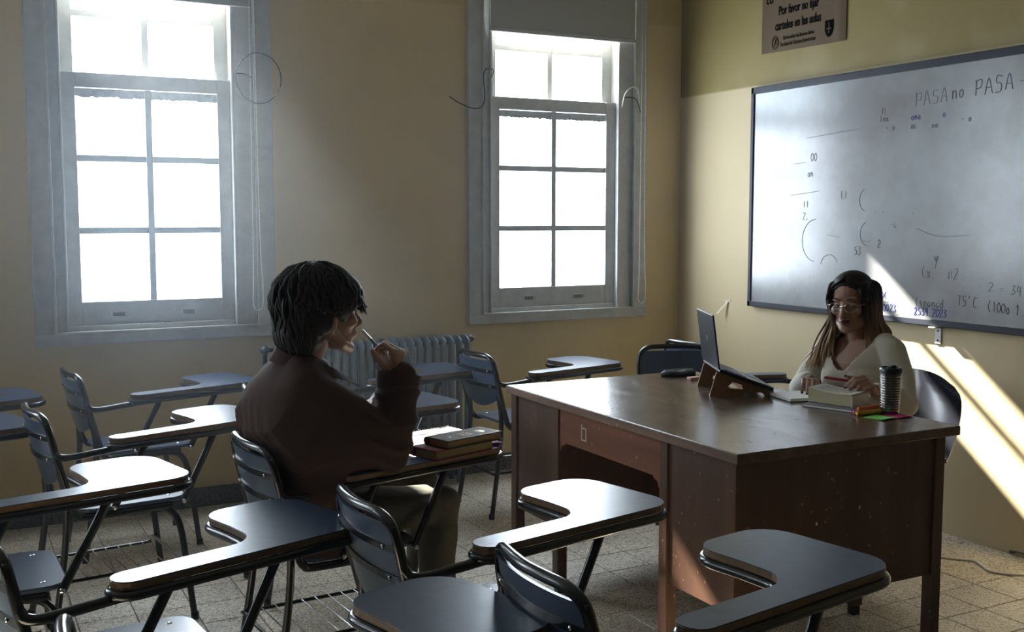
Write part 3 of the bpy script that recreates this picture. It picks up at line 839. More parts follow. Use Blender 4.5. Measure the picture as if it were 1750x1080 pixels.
# ================================================================== TABLET ARM CHAIRS
TL, UN, VF, AW = 0.64, 0.38, 0.375, 0.08
TAB = arc(AW / 2, AW / 2, AW / 2, 90, 270, 9) + arc(TL - .08, .08, .08, -90, 0) + arc(TL - .09, VF - .09, .09, 0, 90) + arc(UN + .07, VF - .07, .07, 90, 180) + [(UN, .22)] + arc(UN - .08, AW + .075, .075, 0, -90)
TAY = math.radians(11)                # the tablet toes in towards the sitter
def toe(u, v): return (u * math.cos(TAY) - v * math.sin(TAY), u * math.sin(TAY) + v * math.cos(TAY))
TAB = [toe(u, v) for u, v in TAB]
def up_u(z):
    """lean of the back uprights: local u at height z"""
    return -.135 - .045 * (z - .47) / .18 if z < .65 else -.18 - .025 * (z - .65) / .12
VN, VFAR = .048, .420
VM = (VN + VFAR) / 2
def make_chair(mirror=False):
    c = bpy.data.objects.new('tablet_armchair', None); COL.objects.link(c); c.empty_display_size = .1
    def put(mb, name, m, par=c, smooth=True):
        return mb.build(name, m, par, smooth)
    # back frame: seat rails, uprights and the bowed top in one bent tube
    near = [(.20, VN + .012, .432), (-.07, VN + .008, .432), (-.118, VN + .003, .445), (-.137, VN, .485), (up_u(.56), VN, .56), (up_u(.65), VN, .65), (up_u(.72), VN + .002, .72), (-.204, VN + .018, .765)]
    top = [(-.215, VN + .055, .786), (-.226, VN + .12, .789), (-.231, VM, .789)]
    far = [(u, 2 * VM - v, z) for u, v, z in reversed(near + top[:-1])]
    put(MB().tube(spline(near + top + far, 6), .0125, 10), 'back_frame', M['tube'])
    # curved plywood back rest
    nz, nv = 12, 12; g = []
    for side in (0, 1):
        for i in range(nz + 1):
            for j in range(nv + 1):
                f = j / nv; b = 1 - (2 * f - 1) ** 2
                zlo = .585 - .055 * b; z = zlo + (.768 - zlo) * i / nz
                v = VN + .004 + (VFAR - VN - .008) * f
                g.append((up_u(z) - .028 * b + (.004 if side else -.005), v, z))
    N = (nz + 1) * (nv + 1); fs = []
    for i in range(nz):
        for j in range(nv):
            a = i * (nv + 1) + j
            fs += [(a, a + 1, a + nv + 2, a + nv + 1), (N + a, N + a + nv + 1, N + a + nv + 2, N + a + 1)]
    for i in range(nz):
        a = i * (nv + 1); b = a + nv
        fs += [(a, a + nv + 1, N + a + nv + 1, N + a), (b, N + b, N + b + nv + 1, b + nv + 1)]
    for j in range(nv):
        a = j; b = nz * (nv + 1) + j
        fs += [(a, N + a, N + a + 1, a + 1), (b, b + 1, N + b + 1, N + b)]
    br = put(MB().add(g, fs), 'backrest', M['bluewood'])
    for zs in (.715, .640):
        st = MB(); vs = []; f2 = []
        for j in range(13):
            f = j / 12; b = 1 - (2 * f - 1) ** 2; u = up_u(zs) - .028 * b - .0065; v = VN + (VFAR - VN) * f
            for du, dz in ((0, -.008), (0, .008), (-.004, .008), (-.004, -.008)): vs.append((u + du, v, zs + dz))
        for j in range(12):
            for k in range(4): f2.append((4 * j + k, 4 * j + (k + 1) % 4, 4 * j + 4 + (k + 1) % 4, 4 * j + 4 + k))
        f2 += [(0, 1, 2, 3), (48, 51, 50, 49)]
        sp = put(st.add(vs, f2), 'strap', M['tube'], c, False)
        for f in (.12, .88):
            b = 1 - (2 * f - 1) ** 2
            put(MB().ball((up_u(zs) - .028 * b - .0115, VN + (VFAR - VN) * f, zs), (.003, .005, .005), 8, 6), 'rivet', M['chrome'], sp)
    # seat
    so = rrect(-.125, VN + .004, .262, VFAR - .004, .060, 7)
    seat = put(MB().prism(so, .445, .459, .004), 'seat', M['bluewood'], c, False)
    for u, v in ((-.07, VN + .05), (.20, VN + .05), (-.07, VFAR - .05), (.20, VFAR - .05)):
        put(MB().ball((u, v, .459), (.0075, .0075, .0025), 10, 6), 'bolt', M['chrome'], seat)
    # legs
    for s in (0, 1):
        def mv(p): return (p[0], 2 * VM - p[1], p[2]) if s else p
        fl_ = [(.02, VN + .028, .428), (.15, VN + .026, .426), (.205, VN + .022, .405), (.232, VN + .016, .34), (.250, VN + .012, .20), (.272, VN + .006, .004)]
        l = put(MB().tube(spline([mv(p) for p in fl_], 5), .0118, 10), 'leg', M['tube'])
        put(MB().lathe([(.0145, 0), (.0145, .022), (.012, .026)], mv((.272, VN + .006, 0))[:2], 12), 'foot_cap', M['tube'], l)
        rl_ = [(up_u(.62) + .002, VN + .026, .62), (-.150, VN + .026, .50), (-.155, VN + .024, .36), (-.185, VN + .016, .16), (-.212, VN + .008, .004)]
        l = put(MB().tube(spline([mv(p) for p in rl_], 5), .0118, 10), 'leg', M['tube'])
        put(MB().lathe([(.0145, 0), (.0145, .022), (.012, .026)], mv((-.212, VN + .008, 0))[:2], 12), 'foot_cap', M['tube'], l)
    # wire book rack
    zr = .212
    rim = [(.215, VN + .04, zr + .004), (.17, VN + .03, zr), (-.16, VN + .03, zr), (-.19, VN + .06, zr), (-.19, VFAR - .06, zr), (-.16, VFAR - .03, zr), (.17, VFAR - .03, zr), (.215, VFAR - .04, zr + .004)]
    rk = put(MB().tube(spline(rim, 4), .0062, 8), 'book_rack', M['tube'])
    wm = MB().tube([(0, VN + .03, zr + .004), (0, VFAR - .03, zr + .004)], .0026, 6).mesh('wire'); wm.materials.append(M['chrome'])
    for k in range(8):
        obj('wire', wm, None, rk, (-.135 + k * .045, 0, 0))
    put(MB().tube([(.232, VN + .016, .228), (.232, VFAR - .016, .228)], .0062, 8), 'stretcher', M['chrome'])
    # arm tube, tablet frame tube, struts, tablet
    put(MB().tube(spline([(up_u(.66), VN - .004, .668), (-.172, VN - .014, .655), (-.14, VN - .020, .651), (-.06, VN - .014, .656), (.04, VN - .008, .664), (.12, VN - .008, .668)], 6), .0118, 10), 'arm_tube', M['tube'])
    put(MB().tube([(u, v, .6705) for u, v in TAB], .0112, 10, closed=True), 'tablet_frame', M['tube'])
    for a, b in (((*toe(.125, .030), .665), (.000, VN - .002, .452)), ((*toe(.385, .022), .665), (.240, VN + .004, .440))):
        put(MB().tube([a, b], .0122, 10), 'strut', M['tube'])
        put(MB().ball((b[0], b[1] - .012, b[2] + .004), .0085, 8, 6), 'bolt', M['chrome'])
    tb_ = put(MB().prism(TAB, .682, .699, .0015), 'tablet', M['ply'], c, False)
    put(MB().prism([(u + (.32 - u) * .002, v + (.18 - v) * .002) for u, v in TAB], .699, .7008), 'laminate', M['laminate'], tb_, False)
    return c

CH = [  # x, y, rot, label
 (0.681, 4.715, 6, 'empty tablet armchair under the left window, in the row along the window wall'),
 (0.480, 3.805, 7, 'empty tablet armchair with glaring white tablet just behind the man on his left'),
 (0.000, 3.020, 2, 'empty tablet armchair at the left edge whose seat shows below its glaring tablet'),
 (0.285, 2.270, 6, 'empty tablet armchair nearest at lower left with half glaring half blue tablet'),
 (1.056, 2.135, 1, 'empty tablet armchair in front of the seated man with tablet beside the desk front'),
 (1.178, 1.515, -1, 'empty tablet armchair at bottom right with unlit blue tablet before the desk'),
 (0.385, 1.520, 4, 'dark blue tablet armchair cut off by the bottom edge of the picture'),
 (2.488, 4.495, 2, 'empty tablet armchair behind the desk with backrest right of the radiator'),
 (1.710, 4.625, 0, 'empty tablet armchair against the radiator behind the raised hand'),
 (1.220, 3.835, -2, 'empty tablet armchair directly beyond the seated man with tablet over his notebook'),
 (1.000, 2.930, 4, 'tablet armchair in which the man in the brown jacket sits'),
 (-0.270, 4.715, 2, 'tablet armchair cut off by the left picture edge, upper of two, nearest the window wall'),
 (-0.353, 4.050, 2, 'tablet armchair cut off by the left picture edge, lower of two, tablet touching a backrest'),
 (3.58, 3.99, 152, 'tablet armchair against the board wall, tablet showing between laptop and woman'),
]
SIDE = [
 (2.99, 4.37, -113, 'dark blue side chair facing the desk end, its backrest showing left of the laptop'),
 (3.68, 4.365, 5, 'dark side chair in the room corner, backrest just above another behind the laptop'),
]
proto = make_chair()
for i, (x, y, r, lb) in enumerate(CH):
    c = proto if i == 0 else copy_tree(proto)
    c.location = (x, y, 0); c.rotation_euler = (0, 0, math.radians(r))
    tag(c, lb, 'chair', 'tablet armchairs in the classroom')
ARM_PARTS = ('arm_tube', 'tablet_frame', 'strut', 'tablet', 'bolt')
for x, y, r, lb in SIDE:
    c = proto.copy(); COL.objects.link(c); c.name = 'side_chair'
    for ch in proto.children:
        if ch.name.split('.')[0] not in ARM_PARTS: copy_tree(ch, c)
    c.location = (x, y, 0); c.rotation_euler = (0, 0, math.radians(r))
    tag(c, lb, 'chair', 'side chairs without tablets behind the desk')

# ================================================================== TEACHER'S DESK
DX0, DY0, DX1, DY1, DH = 2.022, 2.432, 2.962, 3.905, 0.76
t = thing('teacher_desk', 'large worn dark wooden desk with kneehole between two pedestals', 'desk', (DX0, DY0, 0))
W_, L_ = DX1 - DX0, DY1 - DY0
top = MB().box((0, 0, DH - .032), (W_, L_, DH), .004).build('desk_top', M['desktop'], t)
MB().box((-.0015, .002, DH - .0305), (.004, L_ - .002, DH - .0015), .001).build('edge_band', M['edge'], t)
fx, bx, ey = .012, W_ - .045, .022            # carcass front, back, end insets
LEG = .042; PW = .385
pz0, pz1 = .258, DH - .032
def leg(u, v):
    mb = MB().box((u, v, .035), (u + LEG, v + LEG, pz1), .002)
    l = mb.build('leg', M['desk'], t)
    MB().box((u + .006, v + .006, 0), (u + LEG - .006, v + LEG - .006, .036)).build('foot', M['tube'], l)
for v0, v1 in ((ey, ey + PW), (L_ - ey - PW, L_ - ey)):
    for u in (fx, bx - LEG):
        leg(u, v0); leg(u, v1 - LEG)
    near_end = v0 < .5
    ins = .008
    # front panel (towards the room), back with drawers, the two side panels, bottom
    MB().box((fx + ins, v0 + LEG, pz0), (fx + ins + .016, v1 - LEG, pz1), .0015).build('front_panel', M['desk'], t)
    for va in (v0 + ins, v1 - ins - .016):
        MB().box((fx + LEG, va, pz0), (bx - LEG, va + .016, pz1), .0015).build('side_panel', M['desk'], t)
    MB().box((fx + LEG, v0 + LEG, pz0 + .01), (bx - LEG, v1 - LEG, pz0 + .024)).build('pedestal_bottom', M['desk'], t)
    hh = (pz1 - pz0) / 3
    for k in range(3):
        d = MB().box((bx - .026, v0 + LEG + .004, pz0 + k * hh + .004), (bx - .004, v1 - LEG - .004, pz0 + (k + 1) * hh - .004), .003).build('drawer', M['apron'], t)
        MB().lathe([(.008, 0), (.006, .012), (.014, .02), (.010, .028)], (0, 0), 14).xf(Matrix.Translation((bx - .004, (v0 + v1) / 2, pz0 + (k + .5) * hh)) @ Matrix.Rotation(math.radians(90), 4, 'Y')).build('knob', M['brass'], d, True)
# screws showing in the near end panel
for u, z in ((.34, .50), (.52, .53)):
    MB().ball((u, ey + .007, z), (.004, .002, .006), 8, 6).build('screw', M['steel'], t)
# shaped apron across the kneehole
va, vb = ey + PW, L_ - ey - PW
zb = .600
out = [(va, pz1), (va, zb - .034), (va + .012, zb - .034), (va + .020, zb - .014), (va + .036, zb - .010), (va + .046, zb), (vb - .046, zb), (vb - .036, zb - .010), (vb - .020, zb - .014), (vb - .012, zb - .034), (vb, zb - .034), (vb, pz1)]
mp = Matrix(((0, 0, 1, 0), (1, 0, 0, 0), (0, 1, 0, 0), (0, 0, 0, 1)))
ap = MB().prism(out, fx + .006, fx + .026).xf(mp).build('apron', M['apron'], t)
num = MB(); nv, nz, nh, nw, s_ = vb - .165, .632, .050, .030, .006      # stencilled 6
for (a0, z0, a1, z1) in ((nv, nz, nv + s_, nz + nh + .012), (nv - nw, nz, nv + s_, nz + s_), (nv - nw, nz, nv - nw + s_, nz + nh), (nv - nw, nz + nh - s_, nv + s_, nz + nh)):
    num.box((fx + .0052, a0, z0), (fx + .0062, a1, z1))
num.build('painted_number', M['steel'], ap)
MB().box((bx - .022, va, pz1 - .10), (bx - .006, vb, pz1 - .004), .002).build('centre_drawer', M['apron'], t)

# ================================================================== THINGS ON THE DESK
# laptop on a plywood stand
LROT = math.radians(-26.6)
st = thing('laptop_stand', 'small plywood laptop stand of two notched side plates on the desk', 'stand', (2.588, 3.285, DH), LROT)
def plate(y):
    out = [(0, 0), (.125, 0), (.150, .016), (.205, .012), (.215, 0), (.238, 0), (.250, .012), (.246, .036), (.238, .022), (.034, .094), (.026, .094)]
    hole = [(.062, .030), (.130, .026), (.124, .044), (.085, .056), (.076, .040), (.066, .044)]
    n = len(out)
    loop = out[:1] + [hole[0]] + hole[:0:-1] + [hole[0]] + out[0:1] + out[1:]
    mb = MB()
    bmx = bmesh.new()
    for yy in (y, y + .009):
        mb2 = [(a, yy, b) for a, b in loop]
        k = len(mb.v); mb.v += mb2; mb.f.append(tuple(range(k, k + len(loop))))
    bmx.free()
    k = len(loop)
    for i in range(k):
        j = (i + 1) % k
        if (loop[i], loop[j]) in ((out[0], hole[0]), (hole[0], out[0])): continue
        mb.f.append((i, j, k + j, k + i))
    me = bpy.data.meshes.new('side_plate'); me.from_pydata(mb.v, [], mb.f)
    bm = bmesh.new(); bm.from_mesh(me); bmesh.ops.triangulate(bm, faces=[f for f in bm.faces if len(f.verts) > 4]); bmesh.ops.remove_doubles(bm, verts=bm.verts, dist=1e-6)
    bmesh.ops.recalc_face_normals(bm, faces=bm.faces); bm.to_mesh(me); bm.free()
    obj('side_plate', me, M['standwood'], st)
plate(.012); plate(.262)
MB().box((.140, .012, .014), (.150, .270, .040), .001).build('cross_plate', M['standwood'], st)
lp = thing('laptop', 'dark blue laptop open on its wooden stand, lid towards the window', 'laptop', (2.588, 3.285, DH), LROT)
ang = math.atan2(.094 - .022, .238 - .034)
Rb = Matrix.Translation((.030, -.018, .0965)) @ Matrix.Rotation(ang, 4, 'Y')
base = MB().box((0, 0, 0), (.222, .322, .014), .003).xf(Rb).build('base', M['laptop'], lp)
MB().box((.012, .012, .0138), (.212, .310, .0148)).xf(Rb).build('deck', M['laptop_in'], base)
ky = MB()
for r in range(5):
    for k in range(14):
        ky.box((.022 + r * .019, .020 + k * .0203, .0146), (.038 + r * .019, .0372 + k * .0203, .0166))
ko = ky.xf(Rb).build('keys', M['key'], base); ko['kind'] = 'stuff'
MB().box((.135, .105, .0147), (.200, .215, .0152)).xf(Rb).build('touchpad', M['laptop'], base)
Rs = Matrix.Translation((.034, -.018, .108)) @ Matrix.Rotation(math.radians(-7.5), 4, 'Y')
ld = MB().box((-.007, 0, 0), (0, .322, .212), .003).xf(Rs).build('lid', M['laptop'], lp)
MB().box((-.0002, .008, .012), (.0006, .314, .204)).xf(Rs).build('screen', M['screen'], ld)
MB().box((-.0078, .150, .096), (-.0068, .172, .118), .0003).xf(Rs).build('lid_badge', M['laptop_in'], ld)

# notepad, under-notebook, thick book
np_ = thing('notepad', 'white notepad lying on the desk between laptop and book', 'notepad', (2.772, 3.042, DH), math.radians(-11.6))
MB().box((0, 0, 0), (.150, .165, .003)).build('cover', M['navy'], np_)
for k in range(4): MB().box((.001 + .0004 * k, .001, .003 + k * .0026), (.149, .164, .0054 + k * .0026)).build('page_stack', M['paper'], np_)
nb = thing('notebook', 'thin grey notebook lying under the thick open book', 'notebook', (2.752, 2.955, DH), math.radians(-71))
MB().box((0, 0, 0), (.190, .150, .002)).build('cover', M['navy'], nb)
MB().box((.002, .002, .002), (.188, .148, .0085)).build('page_block', M['paper'], nb)
MB().box((0, 0, .0085), (.190, .150, .0105), .0005).build('cover', M['laptop_in'], nb)
bk = thing('open_book', 'thick paperback open near its end under the woman\'s hands', 'book', (2.800, 2.978, DH + .0105), math.radians(-73))
mb = MB(); n = 20; rings = []
for k in range(n + 1):
    f = k / n; x = .172 * f; h = .044 + .010 * (1 - f) ** 2 - .004 * math.sin(math.pi * f)
    rings.append([(x, 0, .002), (x, .120, .002), (x, .120, h), (x, .06, h + .001), (x, 0, h)])
mb.loft(rings).build('page_block', M['pages'], bk)
mb = MB(); rings = []
for k in range(n + 1):
    f = k / n; x = .172 * f; h = .0450 + .010 * (1 - f) ** 2 - .004 * math.sin(math.pi * f)
    rings.append([(x, -.001, h), (x, .121, h + .001), (x, .121, h + .0018), (x, -.001, h + .0010)])
mb.loft(rings).build('top_page', M['newsprint'], bk)
tx = MB()
for r in range(9):
    y = .018 + r * .0105; x = .022
    while x < .145:
        w = rnd.uniform(.005, .014); f = x / .172
        h = .0462 + .010 * (1 - f) ** 2 - .004 * math.sin(math.pi * f) + .0009 * y / .12
        f2 = (x + w) / .172; h2 = .0462 + .010 * (1 - f2) ** 2 - .004 * math.sin(math.pi * f2) + .0009 * y / .12
        tx.add([(x, y, h), (x + w, y, h2), (x + w, y + .004, h2), (x, y + .004, h), (x, y, h - .0008), (x + w, y, h2 - .0008), (x + w, y + .004, h2 - .0008), (x, y + .004, h - .0008)],
               [(0, 1, 2, 3), (4, 7, 6, 5), (0, 4, 5, 1), (1, 5, 6, 2), (2, 6, 7, 3), (3, 7, 4, 0)]); x += w + .004
to = tx.build('printed_lines', M['print'], bk); to['kind'] = 'stuff'
MB().box((-.002, -.002, 0), (.174, .122, .002)).build('cover', M['navy'], bk)
MB().box((.172, -.002, 0), (.178, .122, .040), .001).build('spine', M['newsprint'], bk)

# tumbler
t = thing('tumbler', 'ribbed metallic travel tumbler with black lid on the desk', 'tumbler', (2.925, 2.705, DH))
prof = [(.029, 0), (.030, .004)]
z = .010; k = 0
while z < .140:
    r0 = .0300 + .0055 * z / .14
    prof += [(r0, z), (r0 + .0018, z + .002), (r0 + .0018, z + .006), (r0, z + .008)]; z += .0092
prof += [(.036, .146), (.036, .148)]
MB().lathe(prof, (0, 0), 36).build('cup', M['cup'], t, True)
z = .0105
for k in range(14):
    r0 = .0300 + .0055 * z / .14 + .0016
    MB().tube([(r0 * math.cos(a), r0 * math.sin(a), z + .004) for a in [2 * math.pi * q / 36 for q in range(36)]], .0017, 6, closed=True).build('rib', M['chrome'], t, True)
    z += .0092
l = MB().lathe([(.036, .146), (.039, .148), (.039, .158), (.036, .164), (.034, .165), (.030, .161), (.028, .161)], (0, 0), 32).build('lid', M['lid'], t, True)
MB().box((-.010, -.013, .160), (.014, .009, .173), .003).build('sip_tab', M['lid'], l)

# highlighters and sticky notes
def pen(name, label, cat, a, b, r, m, cap=None, capm=None):
    a, b = Vector(a), Vector(b); d = (b - a).normalized(); L = (b - a).length
    root = thing(name, label, cat, tuple(a))
    q = d.to_track_quat('Z', 'Y').to_matrix().to_4x4()
    MB().lathe([(r * .75, 0), (r, .004), (r, L * .62), (r * .97, L * .63)], (0, 0), 14).xf(q).build('barrel', m, root, True)
    MB().lathe([(r * 1.06, L * .62), (r * 1.06, L * .93), (r * .8, L)], (0, 0), 14).xf(q).build('cap', capm or m, root, True)
    return root
pen('highlighter', 'yellow highlighter lying on the desk under an orange one', 'highlighter', (2.790, 2.728, DH + .008), (2.905, 2.722, DH + .008), .0078, M['yellow'])
pen('highlighter', 'orange highlighter lying on top of a yellow one', 'highlighter', (2.800, 2.733, DH + .0225), (2.905, 2.737, DH + .0225), .0072, M['orange'])
pen('highlighter', 'magenta highlighter tip sticking out beside the yellow one', 'highlighter', (2.800, 2.752, DH + .0075), (2.912, 2.745, DH + .0075), .0072, M['magenta'])
for nm, lb, m, co in (('green', 'bright green sticky note on the desk edge', M['note_g'], [(2.784, 2.690), (2.795, 2.612), (2.872, 2.624), (2.861, 2.702)]),
                      ('pink', 'bright pink sticky note beside the green one on the desk', M['note_p'], [(2.868, 2.690), (2.876, 2.612), (2.951, 2.620), (2.943, 2.698)])):
    n = 6; vs = []; z0 = DH + (.0006 if nm == 'pink' else .0012)
    mb = MB()
    for k in range(n + 1):
        f = k / n; lift = .004 * max(0, f - .6) ** 2 * 6
        for g_ in (0, 1):
            a, b, c, d = [Vector((*p, 0)) for p in co]
            p = (a.lerp(b, f)).lerp(d.lerp(c, f), g_)
            vs += [(p.x, p.y, z0 + lift), (p.x, p.y, z0 + lift + .0008)]
    fs = []
    for k in range(n):
        a = 4 * k; b = a + 4
        fs += [(a, b, b + 2, a + 2), (a + 1, a + 3, b + 3, b + 1), (a, a + 1, b + 1, b), (a + 2, b + 2, b + 3, a + 3)]
    fs += [(0, 2, 3, 1), (4 * n, 4 * n + 1, 4 * n + 3, 4 * n + 2)]
    tag(mb.add(vs, fs).build('sticky_note', m), lb, 'sticky note', 'sticky notes on the desk')

# black pencil case and pink eraser behind the laptop
t = thing('pencil_case', 'black soft pencil case on the desk left of the laptop', 'pencil case', (2.81, 3.79, DH), math.radians(-8))
mb = MB()
for k in range(13):
    pass
rings = []
for k in range(13):
    f = k / 12; x = -.085 + .17 * f; w = .032 * (1 - (2 * f - 1) ** 6) + .004; h = .026 * (1 - .4 * (2 * f - 1) ** 4) + .004 * math.sin(9 * f)
    rings.append([(x, w * math.cos(a), max(0, h * .5 + h * .5 * math.sin(a))) for a in [2 * math.pi * q / 12 for q in range(12)]])
mb.loft(rings).build('pouch', M['blackcloth'], t, True)
MB().tube([(-.07, 0, .0285), (0, 0, .030), (.07, 0, .0285)], .002, 6).build('zip', M['steel'], t)
for x in (-.052, -.030):
    MB().ball((x, -.030, .012), (.0035, .002, .0035), 8, 6).build('stud', M['chrome'], t)
tag(MB().box((2.775, 3.655, DH), (2.835, 3.685, DH + .012), .003).build('eraser', M['pinkrub']), 'pink eraser behind the laptop stand', 'eraser')

# ================================================================== THINGS ON THE MAN'S TABLET
TZ = .7012
def hardback(name, label, loc, rot, L, Wd, h, m, spine_dir=1, gilt=False):
    t = thing(name, label, 'book', loc, math.radians(rot))
    MB().box((0, 0, 0), (L, Wd, .003), .0008).build('cover', m, t)
    tp = MB().box((0, 0, h - .003), (L, Wd, h), .0008).build('cover', m, t)
    MB().box((.004, .004, .003), (L - .004, Wd - .003, h - .003)).build('page_block', M['pages_old'], t)
    MB().tube([(0, Wd - .002, h / 2), (L, Wd - .002, h / 2)], h / 2 * .98, 10).build('spine', m, t, True)
    if gilt:
        e = .006
        fr = MB()
        for a, b in (((e, e), (L - e, e + .0016)), ((e, Wd - e - .012), (L - e, Wd - e - .0104)), ((e, e), (e + .0016, Wd - e - .0104)), ((L - e - .0016, e), (L - e, Wd - e - .0104))):
            fr.box((*a, h - .0002), (*b, h + .0005))
        fr.build('gilt_border', M['gilt'], tp)
        gl = MB()
        for r in range(4):
            y = .030 + r * .013; x = L * .38
            while x < L * .56:
                w = rnd.uniform(.004, .009); gl.box((x, y, h - .0002), (x + w, y + .006, h + .0005)); x += w + .003
        gl.ball((L * .20, Wd * .45, h), (.007, .007, .0007), 10, 4)
        gl.ball((L * .78, Wd * .5, h), (.016, .020, .0007), 12, 4)
        g2 = gl.build('gilt_lettering', M['gilt'], tp); g2['kind'] = 'stuff'
    return t
hardback('hardback_book', 'red hardback lower of two books on the man\'s tablet', (1.308, 2.992, TZ), 17, .245, .120, .032, M['cover_red'])
hardback('hardback_book', 'dark hardback with gilt lettering on top of the red book', (1.348, 2.992, TZ + .0322), 17, .232, .108, .027, M['cover_dk'], gilt=True)
t = thing('open_notebook', 'open white spiral notebook on the man\'s tablet in bright sun', 'notebook', (1.332, 3.156, TZ), math.radians(15))
mb = MB(); n = 16; rings = []
for k in range(n + 1):
    f = k / n; x = .29 * f; h = .007 + .005 * math.sin(math.pi * f) + .002 * math.sin(7 * f)
    rings.append([(x, 0, 0), (x, .215, 0), (x, .215, h), (x, 0, h * .9)])
mb.loft(rings).build('pages', M['paper'], t)
sp = MB()
for k in range(30):
    x = .010 + k * .0093
    sp.tube([(x, .215 + .006 * math.cos(a), .006 + .007 * math.sin(a)) for a in [2 * math.pi * q / 10 for q in range(10)]], .0007, 5, closed=True)
so = sp.build('spiral', M['whitewire'], t); so['kind'] = 'stuff'
tag(MB().tube(spline([(1.548, 3.120, TZ + .006), (1.575, 3.112, TZ + .0065), (1.592, 3.105, TZ + .006)], 4), [.006, .006, .0065, .007, .0075, .0075, .0075, .007, .006], 10).build('pen', M['purple'], None, True), 'purple pen lying at the tip of the man\'s tablet', 'pen')

# ================================================================== PEOPLE
def frame_mtx(origin, f, u=(0, 0, 1)):
    """x along f (face), z near u, y to the left"""
    f = Vector(f).normalized(); u = Vector(u); l = u.cross(f).normalized(); u = f.cross(l)
    return Matrix(((f.x, l.x, u.x, origin[0]), (f.y, l.y, u.y, origin[1]), (f.z, l.z, u.z, origin[2]), (0, 0, 0, 1)))

def head_shapes(mb, T, s=1.0, male=True):
    """skull, jaw, nose, lips, ears; eye level at local z = 0"""
    h = MB()
    j = 1.0 if male else .92
    h.ball((-.012, 0, .040), (.094, .074, .080), 20, 14)
    h.ball((-.030, 0, .010), (.078, .070, .080), 20, 14)
    h.ball((.032, 0, -.012), (.058, .060 * j, .080), 18, 12)
    h.ball((.036, 0, -.066), (.048 * j, .047 * j, .040), 16, 10)
    h.limb([(-.010, .052 * j, -.045), (.030, .044 * j, -.082), (.068, .014, -.100)], [.020, .018, .016], 10)
    h.limb([(-.010, -.052 * j, -.045), (.030, -.044 * j, -.082), (.068, -.014, -.100)], [.020, .018, .016], 10)
    h.ball((.068, 0, -.102), (.020, .022, .017), 12, 8)
    for q in (-1, 1):
        h.ball((.058, .040 * q, -.022), (.026, .022, .022), 12, 8)
        h.ball((.072, .026 * q, .024), (.014, .026, .010), 12, 8)
        h.ball((-.010, .076 * q, -.014), (.018, .008, .030), 12, 8, Matrix.Rotation(.25 * q, 3, 'Z'))
        h.ball((.091, .012 * q, -.040), (.011, .008, .008), 10, 6)
    n = 1.12 if male else .95
    h.limb([(.080, 0, .012), (.086 + .008 * n, 0, -.008), (.088 + .018 * n, 0, -.028), (.084 + .020 * n, 0, -.036)], [.010, .010, .0115, .0115], 10)
    h.ball((.078, 0, -.060), (.017, .026, .022), 12, 8)
    h.ball((.089, 0, -.057), (.010, .021, .0055), 12, 8); h.ball((.088, 0, -.068), (.010, .018, .006), 12, 8)
    h.xf(T @ Matrix.Scale(s, 4)); mb.add(h.v, h.f)

def hand_shapes(mb, wrist, d, n, thumb, curls, s=1.0, thumb_dir=None, spread=0.0):
    """d: wrist to knuckles, n: out of the back of the hand, thumb: +1/-1 side along n x d; curls in degrees per joint (index..little)"""
    d = Vector(d).normalized(); n = Vector(n); n = (n - d * n.dot(d)).normalized()
    t = n.cross(d).normalized() * thumb
    w = Vector(wrist)
    mb.limb([w - d * .02 * s, w + d * .010 * s], [.024 * s, .024 * s], 12)
    for k in range(4):                       # palm as four metacarpals
        off = .030 - .020 * k
        mb.limb([w + t * off * .55 * s + d * .005 * s, w + (d * (.086 - .004 * abs(k - 1)) + t * off) * s], [.0145 * s, .0118 * s], 10)
    mb.limb([w + t * .012 * s + d * .01 * s - n * .008 * s, w + t * .032 * s + d * .045 * s - n * .012 * s], [.016 * s, .013 * s], 10)
    tips = []
    for k in range(4):
        off = .030 - .020 * k
        p = w + (d * (.086 - .004 * abs(k - 1)) + t * off) * s
        L = [(.043, .027, .020), (.047, .030, .021), (.044, .028, .020), (.034, .021, .018)][k]
        c = curls[k]; ang = 0.0
        d0 = (d + t * spread * (1.5 - k) * .1).normalized()
        pts = [p]
        for seg, f in zip(L, (.9, 1.0, .7)):
            ang += math.radians(c * f)
            dr = d0 * math.cos(ang) - n * math.sin(ang)
            pts.append(pts[-1] + dr * seg * s)
        mb.limb(pts, [.0098 * s, .0092 * s, .0084 * s, .0072 * s], 10)
        tips.append((pts[-1].copy(), dr.copy(), (n * math.cos(ang) + d0 * math.sin(ang))))
    td = Vector(thumb_dir).normalized() if thumb_dir is not None else (d * .7 + t * .6 - n * .35).normalized()
    b = w + (d * .022 + t * .026 - n * .006) * s
    p1 = b + (td * .6 + t * .4).normalized() * .034 * s; p2 = p1 + td * .030 * s; p3 = p2 + (td - t * .25).normalized() * .024 * s
    mb.limb([b, p1, p2, p3], [.0135 * s, .0115 * s, .0102 * s, .0085 * s], 10)
    tips.append((p3, (p3 - p2).normalized(), t.copy()))
    return tips

def torso_rings(mb, spine, seg=24):
    """spine: list of (centre, half width, half depth, left vector, forward vector)"""
    rings = []
    for c, a, b, l, f in spine:
        c = Vector(c); l = Vector(l).normalized(); f = Vector(f).normalized(); r = []
        for k in range(seg):
            w = 2 * math.pi * k / seg; cx, sx = math.cos(w), math.sin(w)
            e = .82
            r.append(c + l * a * math.copysign(abs(cx) ** e, cx) + f * b * math.copysign(abs(sx) ** e, sx))
        rings.append(r)
    mb.loft(rings)

